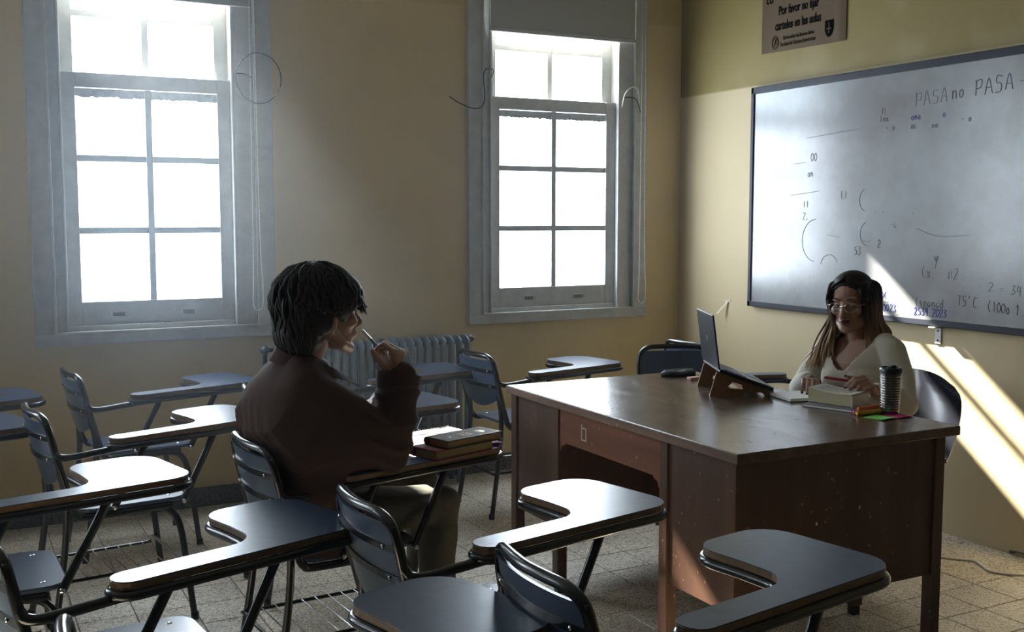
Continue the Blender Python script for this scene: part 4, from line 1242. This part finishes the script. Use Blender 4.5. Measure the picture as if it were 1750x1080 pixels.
def folds(amp, freq, axis, seed=0, lo=-1e9, hi=1e9):
    """cloth folds: gentle ripples pushed along the radial direction from an axis"""
    def f(co):
        r = np.random.RandomState(seed)
        d = np.zeros(len(co))
        for k in range(6):
            v = r.normal(size=3); v /= np.linalg.norm(v); v = v * freq * r.uniform(.6, 1.6); v[axis] *= .35
            d += np.sin(co @ v + r.uniform(0, 6.28)) / 6 * 1.8
        return d * amp
    return f

def creases(amp, n, seed, zmax=1.0):
    """sharp soft-edged cloth creases along random short lines"""
    r = np.random.RandomState(seed)
    C = [(r.uniform(.74, 1.24), r.uniform(2.9, 3.3), r.uniform(.55, .95), r.normal(size=3) * np.array([1, 1, 1.2]) + np.array([.7, .3, .9]), r.uniform(.10, .20), r.uniform(.009, .017)) for _ in range(n)]
    def f(co):
        d = np.zeros(len(co))
        for x, y, z, v, L, w in C:
            v = v / np.linalg.norm(v); q = co - np.array([x, y, z]); t = q @ v
            e = np.linalg.norm(q - t[:, None] * v, axis=1) / w
            d += np.where(e < 4, (1 - e * e) * np.exp(-e * e / 2), 0) * np.exp(-(t / L) ** 2)
        return np.clip(d, -1.2, 1.2) * amp * .6
    return f

def push_normals(me, fun):
    n = len(me.vertices); co = np.empty(n * 3); no = np.empty(n * 3)
    me.vertices.foreach_get('co', co); me.vertices.foreach_get('normal', no)
    co = co.reshape(-1, 3); no = no.reshape(-1, 3)
    co = co + no * fun(co)[:, None]
    me.vertices.foreach_set('co', co.ravel()); me.update()

def rebase(me, root):
    me.transform(Matrix.Translation(-Vector(root.location)))
    return me

def locks(mb, roots, rad, seg=6):
    for pts, r in roots:
        q = spline(pts, 5); m = len(q)
        mb.tube(q, [max(.0012, r * (math.sin(math.pi * (.12 + .80 * i / (m - 1))) ** .7)) for i in range(m)], seg)

# ------------------------------------------------------------------ the man in the brown jacket
Pm = thing('person', 'person in a brown jacket seated side-on, holding a pen to the mouth', 'person', (.93, 3.16, .45))
HM = frame_mtx((1.000, 3.125, 1.160), (math.cos(math.radians(6)), math.sin(math.radians(6)), .02))
body = MB()
head_shapes(body, HM, 1.06, True)
body.limb([(.965, 3.13, 1.10), (.938, 3.135, 1.03), (.915, 3.14, .97)], [.054, .056, .066], 16)
f12 = (math.cos(math.radians(6)), math.sin(math.radians(6)), 0); l12 = (-f12[1], f12[0], 0)
torso_rings(body, [((.945, 3.165, .48), .155, .100, l12, f12), ((.935, 3.16, .58), .150, .095, l12, f12), ((.925, 3.155, .72), .145, .090, l12, f12), ((.898, 3.15, .86), .165, .105, l12, f12), ((.908, 3.145, .935), .135, .08, l12, f12), ((.92, 3.14, .99), .07, .055, l12, f12)])
RS, RE, RW = (.900, 3.000, .930), (1.152, 2.988, .750), (1.198, 3.045, .960)
LS, LE, LW = (.920, 3.300, .930), (1.135, 3.395, .750), (1.165, 3.185, .850)
body.limb([(.905, 3.04, .915), RE], [.040, .036], 14); body.limb([RE, RW], [.036, .029], 14)
body.limb([(.92, 3.27, .915), LE], [.040, .036], 14); body.limb([LE, LW], [.036, .029], 14)
tips_r = hand_shapes(body, RW, (.10, -.02, 1), (.70, -.72, .1), 1, (70, 74, 78, 80), 1.02, thumb_dir=(-.45, .25, .65))
hand_shapes(body, LW, (-.15, -.85, .35), (-.8, .1, .4), -1, (40, 45, 48, 50), .98)
for hip, knee, ank in (((.97, 3.10, .53), (1.375, 3.115, .530), (1.36, 3.12, .09)), ((.96, 3.25, .53), (1.385, 3.30, .54), (1.42, 3.33, .09))):
    body.limb([hip, knee], [.082, .056], 14); body.limb([knee, ank], [.056, .036], 14)
    body.limb([(ank[0] - .03, ank[1], .05), (ank[0] + .16, ank[1] + .01, .035)], [.036, .03], 12)
bm_ = remesh(body, 'body', .0042, 4)
obj('body', rebase(bm_, Pm), M['skin_m'], Pm)
# jacket: torso, sleeves, hem, collar as one surface
jk = MB()
torso_rings(jk, [((.955, 3.160, .440), .188, .122, l12, f12), ((.950, 3.160, .50), .194, .124, l12, f12), ((.943, 3.157, .60), .198, .122, l12, f12), ((.928, 3.152, .73), .204, .118, l12, f12), ((.899, 3.150, .81), .208, .138, l12, f12), ((.892, 3.15, .87), .206, .134, l12, f12),
                 ((.902, 3.147, .94), .190, .112, l12, f12), ((.920, 3.142, .992), .130, .086, l12, f12), ((.932, 3.138, 1.022), .080, .072, l12, f12)])
jk.limb([(.905, 3.045, .915), (.96, 3.005, .880), (1.05, 2.985, .825), RE], [.092, .098, .090, .064], 16); jk.limb([RE, (1.182, 3.016, .86), (1.205, 3.036, .948)], [.066, .068, .064], 16); jk.limb([(.91, 3.03, .80), (1.02, 3.00, .78), (1.10, 3.0, .770)], [.115, .090, .056], 14); jk.limb([(.93, 3.05, .66), (1.02, 3.03, .72)], [.115, .08], 14)
jk.limb([LS, (1.04, 3.37, .83), LE], [.084, .076, .064], 16); jk.limb([LE, (1.150, 3.26, .80), (1.160, 3.205, .835)], [.062, .054, .048], 16)
jk.ball((.905, 3.04, .935), (.088, .085, .066), 14, 10); jk.ball((.922, 3.285, .945), (.085, .080, .066), 14, 10); jk.limb([(.915, 3.09, 1.005), (.900, 3.01, .955)], [.055, .06], 14); jk.limb([(.925, 3.19, 1.005), (.92, 3.29, .955)], [.055, .06], 14)
jm = remesh(jk, 'jacket', .0085, 45)
push_normals(jm, lambda co: np.full(len(co), .004))
def cloth(co):
    x, y, z = co[:, 0], co[:, 1], co[:, 2]
    wob = 1.3 * np.sin(17 * x + 9 * z) + 1.1 * np.sin(14 * y - 11 * z + 1.0)
    ridge = lambda a: 1 - 2 * np.abs(np.sin(a)) ** .8
    back = np.clip((1.02 - x) / .08, 0, 1) * np.clip((.93 - z) / .06, 0, 1)
    d = .0060 * back * ridge(30 * (.75 * z + .62 * (y - 3.15) + .30 * x) + wob)
    d += .0026 * back * ridge(66 * (.55 * z - .70 * (y - 3.15)) + 1.6 * wob)
    slv = np.clip((x - 1.02) / .06, 0, 1) * np.clip((z - .70) / .04, 0, 1)
    d += .0060 * slv * ridge(44 * (z + .35 * x) + .9 * wob)
    return d
push_normals(jm, cloth)
obj('jacket', rebase(jm, Pm), M['jacket'], Pm)
# open cuff ring and spread collar
cf = MB(); rings = []
cw = Vector((1.203, 3.038, .957)); cd = Vector((.09, .08, .36)).normalized(); ca = Vector((1, 0, .1)).cross(cd).normalized(); cb = cd.cross(ca)
for r_, h_ in ((.058, -.045), (.068, -.01), (.070, .016), (.063, .016), (.057, -.03)):
    rings.append([cw + cd * h_ + (ca * math.cos(a) + cb * math.sin(a)) * r_ for a in [2 * math.pi * k / 20 for k in range(20)]])
cf.loft(rings); cf.xf(Matrix.Translation(-Vector(Pm.location))); cf.build('cuff', M['jacket'], Pm, True)
cl = MB()
for side in (0, 1):
    vs = []; NK = 13
    for k in range(NK):
        f = k / (NK - 1); a = math.pi * (1 - .86 * f); s_ = -1 if side == 0 else 1
        ext = .030 * max(0, f - .62) / .38
        x = .942 + .074 * math.cos(a) + ext; y = 3.138 + s_ * (.080 * math.sin(a) + .012 * max(0, f - .7) / .3)
        z = 1.072 - .098 * f ** 1.6
        o_ = Vector((math.cos(a), s_ * math.sin(a), 0)); drop = .046 - .012 * f
        p0 = Vector((x, y, z)); p1 = p0 + o_ * (.030 + .010 * f) + Vector((.016 * f, 0, -drop))
        vs += [p0, p1, p0 + o_ * .005 + Vector((0, 0, .003)), p1 + o_ * .005]
    fs = []
    for k in range(NK - 1):
        p, q = 4 * k, 4 * k + 4
        fs += [(p, p + 1, q + 1, q), (p + 2, q + 2, q + 3, p + 3), (p, q, q + 2, p + 2), (p + 1, p + 3, q + 3, q + 1)]
    e4 = 4 * (NK - 1); fs += [(0, 2, 3, 1), (e4, e4 + 1, e4 + 3, e4 + 2)]
    cl.add(vs, fs)
cl.xf(Matrix.Translation(-Vector(Pm.location))); co_ = cl.build('collar', M['jacket'], Pm, True); co_['kind'] = 'stuff'
sh_ = MB(); torso_rings(sh_, [((.945, 3.137, .93), .075, .075, l12, f12), ((.950, 3.135, 1.0), .066, .066, l12, f12), ((.950, 3.134, 1.022), .062, .062, l12, f12)])
obj('shirt', rebase(remesh(sh_, 'shirt', .007, 4), Pm), M['shirt'], Pm)
tr = MB()
for hip, knee, ank in (((.95, 3.10, .53), (1.370, 3.115, .530), (1.355, 3.12, .10)), ((.94, 3.25, .53), (1.385, 3.30, .54), (1.42, 3.33, .10))):
    tr.limb([hip, ((hip[0] + knee[0]) / 2, (hip[1] + knee[1]) / 2, .535), knee], [.086, .080, .070], 16)
    tr.limb([knee, ((knee[0] + ank[0]) / 2, (knee[1] + ank[1]) / 2, .32), (ank[0], ank[1], .11)], [.070, .064, .060], 16)
tr.ball((.94, 3.16, .53), (.13, .17, .085), 16, 10)
tm_ = remesh(tr, 'trousers', .0075, 8); push_normals(tm_, folds(.007, 48, 0, 11))
obj('trousers', rebase(tm_, Pm), M['trouser'], Pm)
for ax, ay in ((1.36, 3.12), (1.42, 3.33)):
    s2 = MB(); s2.limb([(ax - .045, ay, .045), (ax + .06, ay + .006, .045), (ax + .18, ay + .012, .036)], [.044, .046, .034], 14)
    sm = remesh(s2, 'shoe', .006, 4, lambda co: np.column_stack([co[:, 0], co[:, 1], np.maximum(co[:, 2], .001)]))
    obj('shoe', rebase(sm, Pm), M['shoe'], Pm)
# tousled dark hair
hr = MB()
hr.ball((-.028, 0, .042), (.118, .098, .090), 22, 14); hr.ball((-.078, 0, -.015), (.072, .092, .090), 18, 12); hr.ball((-.072, 0, -.058), (.064, .082, .062), 16, 10)
hr.ball((.050, 0, .070), (.062, .080, .046), 18, 10); hr.ball((.082, 0, .040), (.024, .066, .034), 16, 10)
for q in (-1, 1):
    hr.ball((.018, .072 * q, .036), (.056, .024, .046), 14, 10); hr.ball((-.040, .076 * q, -.012), (.036, .022, .046), 14, 10); hr.ball((.030, .070 * q, .006), (.014, .012, .030), 12, 8)
hr.xf(HM @ Matrix.Scale(1.06, 4))
hm = remesh(hr, 'hair', .006, 5); push_normals(hm, folds(.004, 70, 2, 21))
lk = MB(); rr = random.Random(5); rs = []
for k in range(330):
    az = rr.uniform(-math.pi, math.pi); el = rr.uniform(.05, 1.5)
    front = math.cos(az) > .35
    ln = rr.uniform(.05, .10)
    pts = []
    for i in range(4):
        e = el - (i / 3) * ln / .10
        lim = -.10 if front else (-.25 if math.cos(az) > -.25 else -1.05)
        e = max(e, lim)
        az2 = az + rr.uniform(-.10, .10)
        k_ = 1.02 + rr.uniform(0, .05)
        ce = math.cos(e) if front else math.cos(max(e, -.30) if e < 0 else e)
        p = Vector((-.028 + .120 * k_ * ce * math.cos(az2), .101 * k_ * ce * math.sin(az2), .040 + .104 * k_ * math.sin(e)))
        if front and e < .3: p.x += .012
        pts.append(HM @ (p * 1.06))
    rs.append((pts, rr.uniform(.0035, .0075)))
for k in range(170):                                    # nape wisps curling in
    a = rr.uniform(1.75, 4.53); z0 = rr.uniform(-.075, .03); pts = []
    for i in range(4):
        z = z0 - .019 * i; w = math.sqrt(max(.12, 1 - ((z + .045) / .080) ** 2)) if z < -.045 else 1.0
        pts.append(HM @ (Vector((-.074 + .068 * w * math.cos(a + .04 * i), .088 * w * math.sin(a + .04 * i), z)) * 1.06))
    rs.append((pts, rr.uniform(.004, .0075)))
for k in range(46):                                    # fringe over the brow
    y = rr.uniform(-.062, .062); x = .098 - 4 * y * y + rr.uniform(-.008, .006)
    pts = [HM @ (Vector((x - .030 + .015 * i + (.002 * i if i < 3 else .004), y + .006 * i * rr.uniform(-.5, 1), .086 - .019 * i - .004 * i * i * rr.uniform(.3, 1))) * 1.06) for i in range(4)]
    rs.append((pts, rr.uniform(.003, .0055)))
locks(lk, rs, 0)
b0 = len(hm.vertices)
mb = MB(); vv = np.empty(b0 * 3); hm.vertices.foreach_get('co', vv); vv = vv.reshape(-1, 3)
mb.add([tuple(p) for p in vv], [tuple(p.vertices) for p in hm.polygons]); mb.add(lk.v, lk.f); mb.xf(Matrix.Translation(-Vector(Pm.location)))
ho = mb.build('hair', M['hair_m'], Pm, False)
for p in ho.data.polygons: p.use_smooth = True
ho['kind'] = 'stuff'
er = MB(); er.tube([HM @ Vector((-.004 + .006 * math.cos(a), -.090, -.048 + .008 * math.sin(a))) for a in [2 * math.pi * k / 14 for k in range(14)]], .0013, 6, closed=True)
er.xf(Matrix.Translation(-Vector(Pm.location))); er.build('earring', M['silver'], Pm, True)
wt = MB(); wp = Vector((1.150, 3.195, .842)); wt.tube([wp + Vector((.014 * math.cos(a), .040 * math.cos(a) * .2, .034 * math.sin(a))) for a in [2 * math.pi * k / 18 for k in range(18)]], .004, 8, closed=True)
wt.xf(Matrix.Translation(-Vector(Pm.location))); wt.build('bracelet', M['gold'], Pm, True)
pen('pen', 'grey metal pen held to the man\'s lips', 'pen', (1.172, 3.062, 1.032), (1.117, 3.118, 1.106), .0046, M['greypen'], capm=M['silver'])

# ------------------------------------------------------------------ the woman behind the desk
Pw = thing('person', 'person in a cream knit top and glasses seated behind the desk reading', 'person', (3.33, 3.17, .45))
Bw = Matrix.Translation(-Vector(Pw.location))
wf = Vector((-.90, -.43, -.10)).normalized()
HW = frame_mtx((3.215, 3.190, 1.112), (wf.x, wf.y, -.16), (.0, .03, 1))
body = MB()
head_shapes(body, HW, .98, False)
body.limb([(3.232, 3.195, 1.06), (3.248, 3.19, 1.00), (3.265, 3.185, .93)], [.046, .047, .058], 16)
fw = Vector((-1, -.12, 0)).normalized(); lw = Vector((0, 0, 1)).cross(fw)
def tw(dz=0.0, e=0.0, cut=9):
    S = [((3.325, 3.175, .46), .160 + e, .115 + e), ((3.325, 3.175, .58), .142 + e, .105 + e), ((3.310, 3.175, .70), .128 + e, .100 + e), ((3.285, 3.178, .80), .145 + e, .118 + e), ((3.275, 3.18, .87), .158 + e, .108 + e), ((3.275, 3.182, .925), .150 + e, .080 + e), ((3.272, 3.184, .962), .085 + e, .058 + e)]
    return [(c, a, b, lw, fw) for c, a, b in S[:cut]]
torso_rings(body, tw())
for q in (-1, 1):
    c = Vector((3.275, 3.178, .800)) + fw * .070 + lw * .060 * q
    body.ball(c, (.052, .062, .062), 14, 10)
RS, RE, RW = (3.262, 3.335, .922), (3.165, 3.415, .735), (3.005, 3.190, .806)
LS, LE, LW = (3.270, 3.025, .922), (3.200, 2.885, .740), (3.040, 2.885, .806)
for a, b, c in ((RS, RE, RW), (LS, LE, LW)):
    body.limb([a, b], [.038, .031], 14); body.limb([b, c], [.031, .024], 14)
tr_ = hand_shapes(body, RW, (-.62, -.72, .12), (.25, .10, 1), 1, (22, 22, 24, 28), .92, thumb_dir=(-.75, -.62, -.10))
tl_ = hand_shapes(body, LW, (-.62, -.22, .40), (.40, -.55, .75), -1, (48, 56, 62, 66), .92, thumb_dir=(-.72, .50, .30))
for y in (3.09, 3.27):
    body.limb([(3.30, y, .53), (2.99, y, .52)], [.078, .055], 14); body.limb([(2.99, y, .52), (3.03, y, .08)], [.052, .034], 14); body.limb([(3.05, y, .04), (2.90, y, .035)], [.032, .026], 12)
def face_w(co):
    Ti = np.array(HW.inverted()); p = co @ Ti[:3, :3].T + Ti[:3, 3]
    f = np.array(HW.to_3x3() @ Vector((1, 0, 0)))
    for q in (-1, 1):                            # eye sockets
        d2 = ((p[:, 1] - .030 * q) / .017) ** 2 + ((p[:, 2] - .001) / .010) ** 2
        m = (p[:, 0] > .03)
        co = co - (np.exp(-d2) * .0075 * m)[:, None] * f
    d2 = (p[:, 1] / .022) ** 2 + ((p[:, 2] + .0605) / .0025) ** 2          # line of the mouth
    co = co - (np.exp(-d2) * .003 * (p[:, 0] > .05))[:, None] * f
    return co
obj('body', rebase(remesh(body, 'body', .0042, 4, face_w), Pw), M['skin_w'], Pw)
# knitted top with a V neck: the neckline is cut out of the closed surface
kn = MB()
torso_rings(kn, tw(0, .012))
for q in (-1, 1):
    c = Vector((3.275, 3.178, .800)) + fw * .072 + lw * .060 * q
    kn.ball(c, (.060, .074, .074), 16, 12)
kn.limb([(3.272, 3.30, .952), RS], [.040, .052], 14); kn.limb([(3.272, 3.06, .952), LS], [.040, .052], 14)
kn.limb([RS, (3.22, 3.385, .83), RE], [.050, .047, .042], 16); kn.limb([RE, (3.10, 3.33, .765), (3.022, 3.215, .800)], [.046, .042, .034], 16)
kn.limb([LS, (3.25, 2.95, .83), LE], [.050, .047, .042], 16); kn.limb([LE, (3.13, 2.875, .775), (3.058, 2.886, .800)], [.046, .042, .034], 16)
km = remesh(kn, 'knit_top', .0055, 14)
push_normals(km, folds(.0030, 42, 2, 31))
bm = bmesh.new(); bm.from_mesh(km)
kill = []
for f in bm.faces:
    c = f.calc_center_median(); r = c - Vector((3.262, 3.186, 0)); u = r.dot(lw); v = r.dot(fw); z = c.z
    half = .010 + .082 * max(0.0, min(1.0, (z - .838) / .10)) ** .75          # V neck
    if v > -.01 and z > .838 and abs(u) < half: kill.append(f)
    elif z > .945 and abs(u) < .082: kill.append(f)
bmesh.ops.delete(bm, geom=kill, context='FACES'); bm.to_mesh(km); bm.free()
ko_ = obj('knit_top', rebase(km, Pw), M['knit'], Pw)
sd = ko_.modifiers.new('thickness', 'SOLIDIFY'); sd.thickness = .004; sd.offset = 1
for p in km.polygons: p.use_smooth = True
tr = MB()
for y in (3.09, 3.27):
    tr.limb([(3.31, y, .53), (2.99, y, .52)], [.094, .066], 16); tr.limb([(2.99, y, .52), (3.03, y, .12)], [.066, .052], 16)
tr.ball((3.33, 3.18, .53), (.13, .17, .085), 16, 10)
obj('trousers', rebase(remesh(tr, 'trousers', .008, 8), Pw), M['trouser_w'], Pw)
for y in (3.09, 3.27):
    s2 = MB(); s2.limb([(3.07, y, .042), (2.98, y, .042), (2.88, y, .034)], [.040, .042, .032], 14)
    obj('shoe', rebase(remesh(s2, 'shoe', .006, 4, lambda co: np.column_stack([co[:, 0], co[:, 1], np.maximum(co[:, 2], .001)])), Pw), M['shoe'], Pw)
# face details
for q in (-1, 1):
    e = MB(); e.ball((.0705, .030 * q, -.001), (.0095, .0125, .0085), 14, 10); e.xf(Bw @ HW @ Matrix.Scale(.98, 4)); e.build('eye', M['eye'], Pw, True)
    e = MB(); e.ball((.0716, .030 * q, .0022), (.0106, .0142, .0082), 14, 10); e.xf(Bw @ HW @ Matrix.Scale(.98, 4)); e.build('eyelid', M['skin_w'], Pw, True)
    e = MB(); e.tube([HW @ Vector((.0770 + .004 * (1 - (k / 6 - .5) ** 2 * 4), q * (.018 + .024 * k / 6), -.0045 - .002 * math.sin(math.pi * k / 6))) for k in range(7)], .0014, 6); e.xf(Bw); e.build('lashes', M['brow'], Pw, True)
    e = MB(); e.tube([HW @ Vector((.086 - .010 * (k / 6) ** 2, q * (.012 + .034 * k / 6), .0235 + .006 * math.sin(math.pi * k / 7))) for k in range(7)], [.0026, .003, .003, .0028, .0024, .0018, .001], 6); e.xf(Bw); e.build('eyebrow', M['brow'], Pw, True)
lp_ = MB()
up = [HW @ Vector((.0955 - .010 * (2 * k / 10 - 1) ** 2, .0215 * (2 * k / 10 - 1), -.0565 + .0015 * math.cos(2 * math.pi * (2 * k / 10 - 1)) - .0030 * (2 * k / 10 - 1) ** 2)) for k in range(11)]
dn = [HW @ Vector((.0940 - .010 * (2 * k / 10 - 1) ** 2, .0190 * (2 * k / 10 - 1), -.0665 + .0050 * (2 * k / 10 - 1) ** 2)) for k in range(11)]
for ln, r in ((up, .0048), (dn, .0056)):
    lp_.tube(ln, [max(.0012, r * (1 - (2 * k / 10 - 1) ** 2) ** .5 if 0 < k < 10 else .0012) for k in range(11)], 8)
lp_.xf(Bw); lp_.build('lips', M['lip'], Pw, True)
# glasses
gl = MB()
for q in (-1, 1):
    gl.tube([HW @ Vector((.0985 - .010 * abs(math.cos(a) * .5 + .5 * 1) * (1 if q * math.cos(a) > 0 else .2), q * .032 + .0235 * math.cos(a) * (1 if abs(math.cos(a)) < 2 else 1), -.004 + .0195 * math.copysign(abs(math.sin(a)) ** .8, math.sin(a)))) for a in [2 * math.pi * k / 26 for k in range(26)]], .0011, 6, closed=True)
    gl.tube([HW @ Vector(p) for p in ((.090, .056 * q, .004), (.070, .072 * q, .004), (.0, .078 * q, .002), (-.012, .078 * q, -.008))], .0012, 6)
gl.tube([HW @ Vector(p) for p in ((.0985, -.009, .002), (.102, 0, .005), (.0985, .009, .002))], .0012, 6)
gl.xf(Bw); gla = gl.build('glasses', M['silver'], Pw, True)
for q in (-1, 1):
    e = MB(); ring = [(.0965 if q * math.cos(a) < 0 else .0905, q * .032 + .0232 * math.cos(a), -.004 + .0192 * math.copysign(abs(math.sin(a)) ** .8, math.sin(a))) for a in [2 * math.pi * k / 26 for k in range(26)]]
    e.add([HW @ Vector(p) for p in ring] + [HW @ Vector((p[0] - .001, p[1], p[2])) for p in ring], [tuple(range(26)), tuple(range(51, 25, -1))] + [(k, (k + 1) % 26, 26 + (k + 1) % 26, 26 + k) for k in range(26)])
    e.xf(Bw); e.build('lens', M['lens'], gla)
nk = MB(); c0 = Vector((3.258, 3.188, .955)); n_ = 24
nk.tube([c0 + lw * .060 * math.sin(a) + fw * (.050 * max(-1, math.cos(a)) + .012) + Vector((0, 0, -.050 * (.5 + .5 * math.cos(a)) ** 1.4 + .005)) for a in [2 * math.pi * k / n_ for k in range(n_)]], .0010, 6, closed=True)
nk.xf(Bw); nk.build('necklace', M['gold'], Pw, True)
for tip, d, nn in tr_ + tl_:
    e = MB(); rot = frame_mtx((0, 0, 0), d, nn).to_3x3(); e.ball(tip + d * .0055 + nn * .0045, (.0075, .0048, .0022), 8, 6, rot); e.xf(Bw); e.build('fingernail', M['nail'], Pw, True)
# long parted hair
hr = MB()
hr.ball((-.022, 0, .042), (.104, .086, .084), 22, 14); hr.ball((-.058, 0, -.020), (.060, .080, .085), 18, 12)
for q in (-1, 1): hr.ball((.018, .066 * q, .030), (.058, .026, .060), 14, 10)
hr.xf(HW @ Matrix.Scale(.98, 4))
def face_free(co):
    Ti = np.array(HW.inverted()); p = co @ Ti[:3, :3].T + Ti[:3, 3]
    lim = .052 - 40.0 * np.maximum(0, np.abs(p[:, 1]) - .028) ** 2 - .10 * np.maximum(0, .045 - p[:, 2])
    over = np.maximum(0, p[:, 0] - np.where(p[:, 2] < .076 - 9.0 * p[:, 1] ** 2, np.maximum(lim, .008), 9))
    f = np.array(HW.to_3x3() @ Vector((1, 0, 0)))
    return co - over[:, None] * f
hm = remesh(hr, 'hair', .006, 5, face_free)
lk = MB(); rs = []; rr = random.Random(9)
for k in range(300):
    q = -1 if k % 2 else 1
    a = rr.uniform(.25, 2.6)                 # 0 front ... pi back
    top_ = Vector((.075 - .062 * a, q * .006, .112 - .012 * (a - 1) ** 2))
    side = Vector((-.020 + .072 * math.cos(a), q * (.058 + .032 * math.sin(min(a, 1.6))), .045 + rr.uniform(-.012, .012)))
    ear = Vector((-.028 + .064 * math.cos(a), q * (.062 + .028 * math.sin(min(a, 1.7))) + rr.uniform(-.005, .005), -.035))
    p3 = Vector((-.035 + .062 * math.cos(a) , q * (.060 + .030 * math.sin(min(a, 1.7))) + rr.uniform(-.008, .008), -.10 + rr.uniform(-.01, .01)))
    ln = rr.uniform(.10, .185) * (1.0 if a < 2.2 else .8)
    p4 = p3 + Vector((.020 * math.cos(a) + .014 * (a < 1.1), q * rr.uniform(.0, .028), -ln * .5)); p5 = p4 + Vector((rr.uniform(-.012, .016), q * rr.uniform(-.006, .03), -ln * .5))
    pts = [HW @ (p * 1.0) for p in (top_, side, ear, p3)]
    down = [Vector(pts[-1]) + (HW.to_3x3() @ (p - p3)) * 1 for p in (p4, p5)]
    rs.append((pts + down, rr.uniform(.004, .0075)))
for k in range(90):                              # hair drawn forward over her right shoulder
    y = rr.uniform(-.014, .014)
    p3 = Vector((-.010 + rr.uniform(-.02, .025), -.082 + y, -.07))
    pts = [HW @ p for p in (Vector((.0, -.066, .06)), Vector((.0 + y, -.084, -.01)), p3)]
    b = pts[-1] + Vector((rr.uniform(-.02, .03), .030 + rr.uniform(-.01, .03), -.10)); c = b + Vector((rr.uniform(-.05, .0), rr.uniform(.0, .06), -.085 - rr.uniform(0, .03)))
    rs.append((pts + [b, c], rr.uniform(.003, .006)))
locks(lk, rs, 0)
n_ = len(hm.vertices); vv = np.empty(n_ * 3); hm.vertices.foreach_get('co', vv)
mb = MB(); mb.add([tuple(p) for p in vv.reshape(-1, 3)], [tuple(p.vertices) for p in hm.polygons]); mb.add(lk.v, lk.f); mb.xf(Bw)
ho = mb.build('hair', M['hair_w'], Pw, False); ho['kind'] = 'stuff'
for p in ho.data.polygons: p.use_smooth = True
ix, dx, _ = tl_[0]; tx_, tdx, _ = tl_[4]
pen('pen', 'dark red pen in the woman\'s left hand above the book', 'pen', tuple((ix + tx_) / 2 + Vector((.03, -.03, .0))), tuple((ix + tx_) / 2 + Vector((-.055, .062, .012))), .0050, M['redpen'])

# her black plastic shell chair
t = thing('shell_chair', 'glossy black plastic shell chair in which the woman sits', 'chair', (3.43, 3.225, 0), math.radians(193))
mb = MB(); nu, nv = 22, 16; g = []
for side in (0, 1):
    for i in range(nu + 1):
        f = i / nu
        for j in range(nv + 1):
            s_ = 2 * j / nv - 1
            if f < .45:                      # seat, front to back
                k = f / .45; x = .24 - .40 * k; z = .455 - .02 * k + .03 * (1 - k) ** 4 * -1 + .028 * s_ * s_; w = .235
            else:
                k = (f - .45) / .55; x = -.16 - .030 * math.sin(k * 1.6) - .065 * k + .075 * s_ * s_ * (.3 + .7 * k); z = .435 + .365 * k - .018 * s_ * s_ * k; w = .225 + .040 * math.sin(k * math.pi * .8)
                if k > .72: w *= math.sqrt(max(.05, 1 - ((k - .72) / .30) ** 2.4 * .55))
            off = .0045 if side else 0
            g.append((x - off * (f >= .45), w * s_, z - off * (f < .45)))
N = (nu + 1) * (nv + 1); fs = []
for i in range(nu):
    for j in range(nv):
        a = i * (nv + 1) + j
        fs += [(a, a + 1, a + nv + 2, a + nv + 1), (N + a, N + a + nv + 1, N + a + nv + 2, N + a + 1)]
for i in range(nu):
    a = i * (nv + 1); b = a + nv
    fs += [(a, a + nv + 1, N + a + nv + 1, N + a), (b, N + b, N + b + nv + 1, b + nv + 1)]
for j in range(nv):
    a = j; b = nu * (nv + 1) + j
    fs += [(a, N + a, N + a + 1, a + 1), (b, b + 1, N + b + 1, N + b)]
mb.add(g, fs).build('shell', M['shell'], t, True)
for sx, sy in ((1, 1), (1, -1), (-1, 1), (-1, -1)):
    MB().tube(spline([(.06 * sx, .08 * sy, .425), (.12 * sx, .12 * sy, .41), (.17 * sx - .02, .14 * sy, .25), (.19 * sx - .03, .15 * sy, .003)], 6), .011, 10).build('leg', M['tube'], t, True)

# ------------------------------------------------------------------ haze in the air of the room
hz = MB().box((XL - .02, YF - .02, -.05), (XR + .02, YB + .16, ZC + .02)).build('haze', None)
hm_ = bpy.data.materials.new('smoky_haze'); hm_.use_nodes = True
nt = hm_.node_tree
for n in list(nt.nodes):
    if n.type != 'OUTPUT_MATERIAL': nt.nodes.remove(n)
vp = nt.nodes.new('ShaderNodeVolumeScatter'); vp.inputs['Color'].default_value = (.78, .89, 1, 1);  vp.inputs['Anisotropy'].default_value = .62
nt.links.new(vp.outputs[0], [n for n in nt.nodes if n.type == 'OUTPUT_MATERIAL'][0].inputs['Volume'])
geo = nt.nodes.new('ShaderNodeNewGeometry'); sx = nt.nodes.new('ShaderNodeSeparateXYZ'); nt.links.new(geo.outputs['Position'], sx.inputs[0])
def ramp(sock, a, b, lo, hi):
    r = nt.nodes.new('ShaderNodeMapRange'); r.interpolation_type = 'SMOOTHSTEP'
    for k, v in (('From Min', a), ('From Max', b), ('To Min', lo), ('To Max', hi)): r.inputs[k].default_value = v
    nt.links.new(sock, r.inputs['Value']); return r.outputs['Result']
ry = ramp(sx.outputs['Y'], 2.9, 4.4, .03, 1.0); rx = ramp(sx.outputs['X'], .7, 2.6, 1.0, .14)
m1 = nt.nodes.new('ShaderNodeMath'); m1.operation = 'MULTIPLY'; nt.links.new(ry, m1.inputs[0]); nt.links.new(rx, m1.inputs[1])
m2 = nt.nodes.new('ShaderNodeMath'); m2.operation = 'MULTIPLY'; m2.inputs[1].default_value = HAZE; nt.links.new(m1.outputs[0], m2.inputs[0])
nt.links.new(m2.outputs[0], vp.inputs['Density'])
hz.data.materials.append(hm_)
tag(hz, 'thin bluish smoke haze hanging in the air of the room', 'haze', kind='stuff')
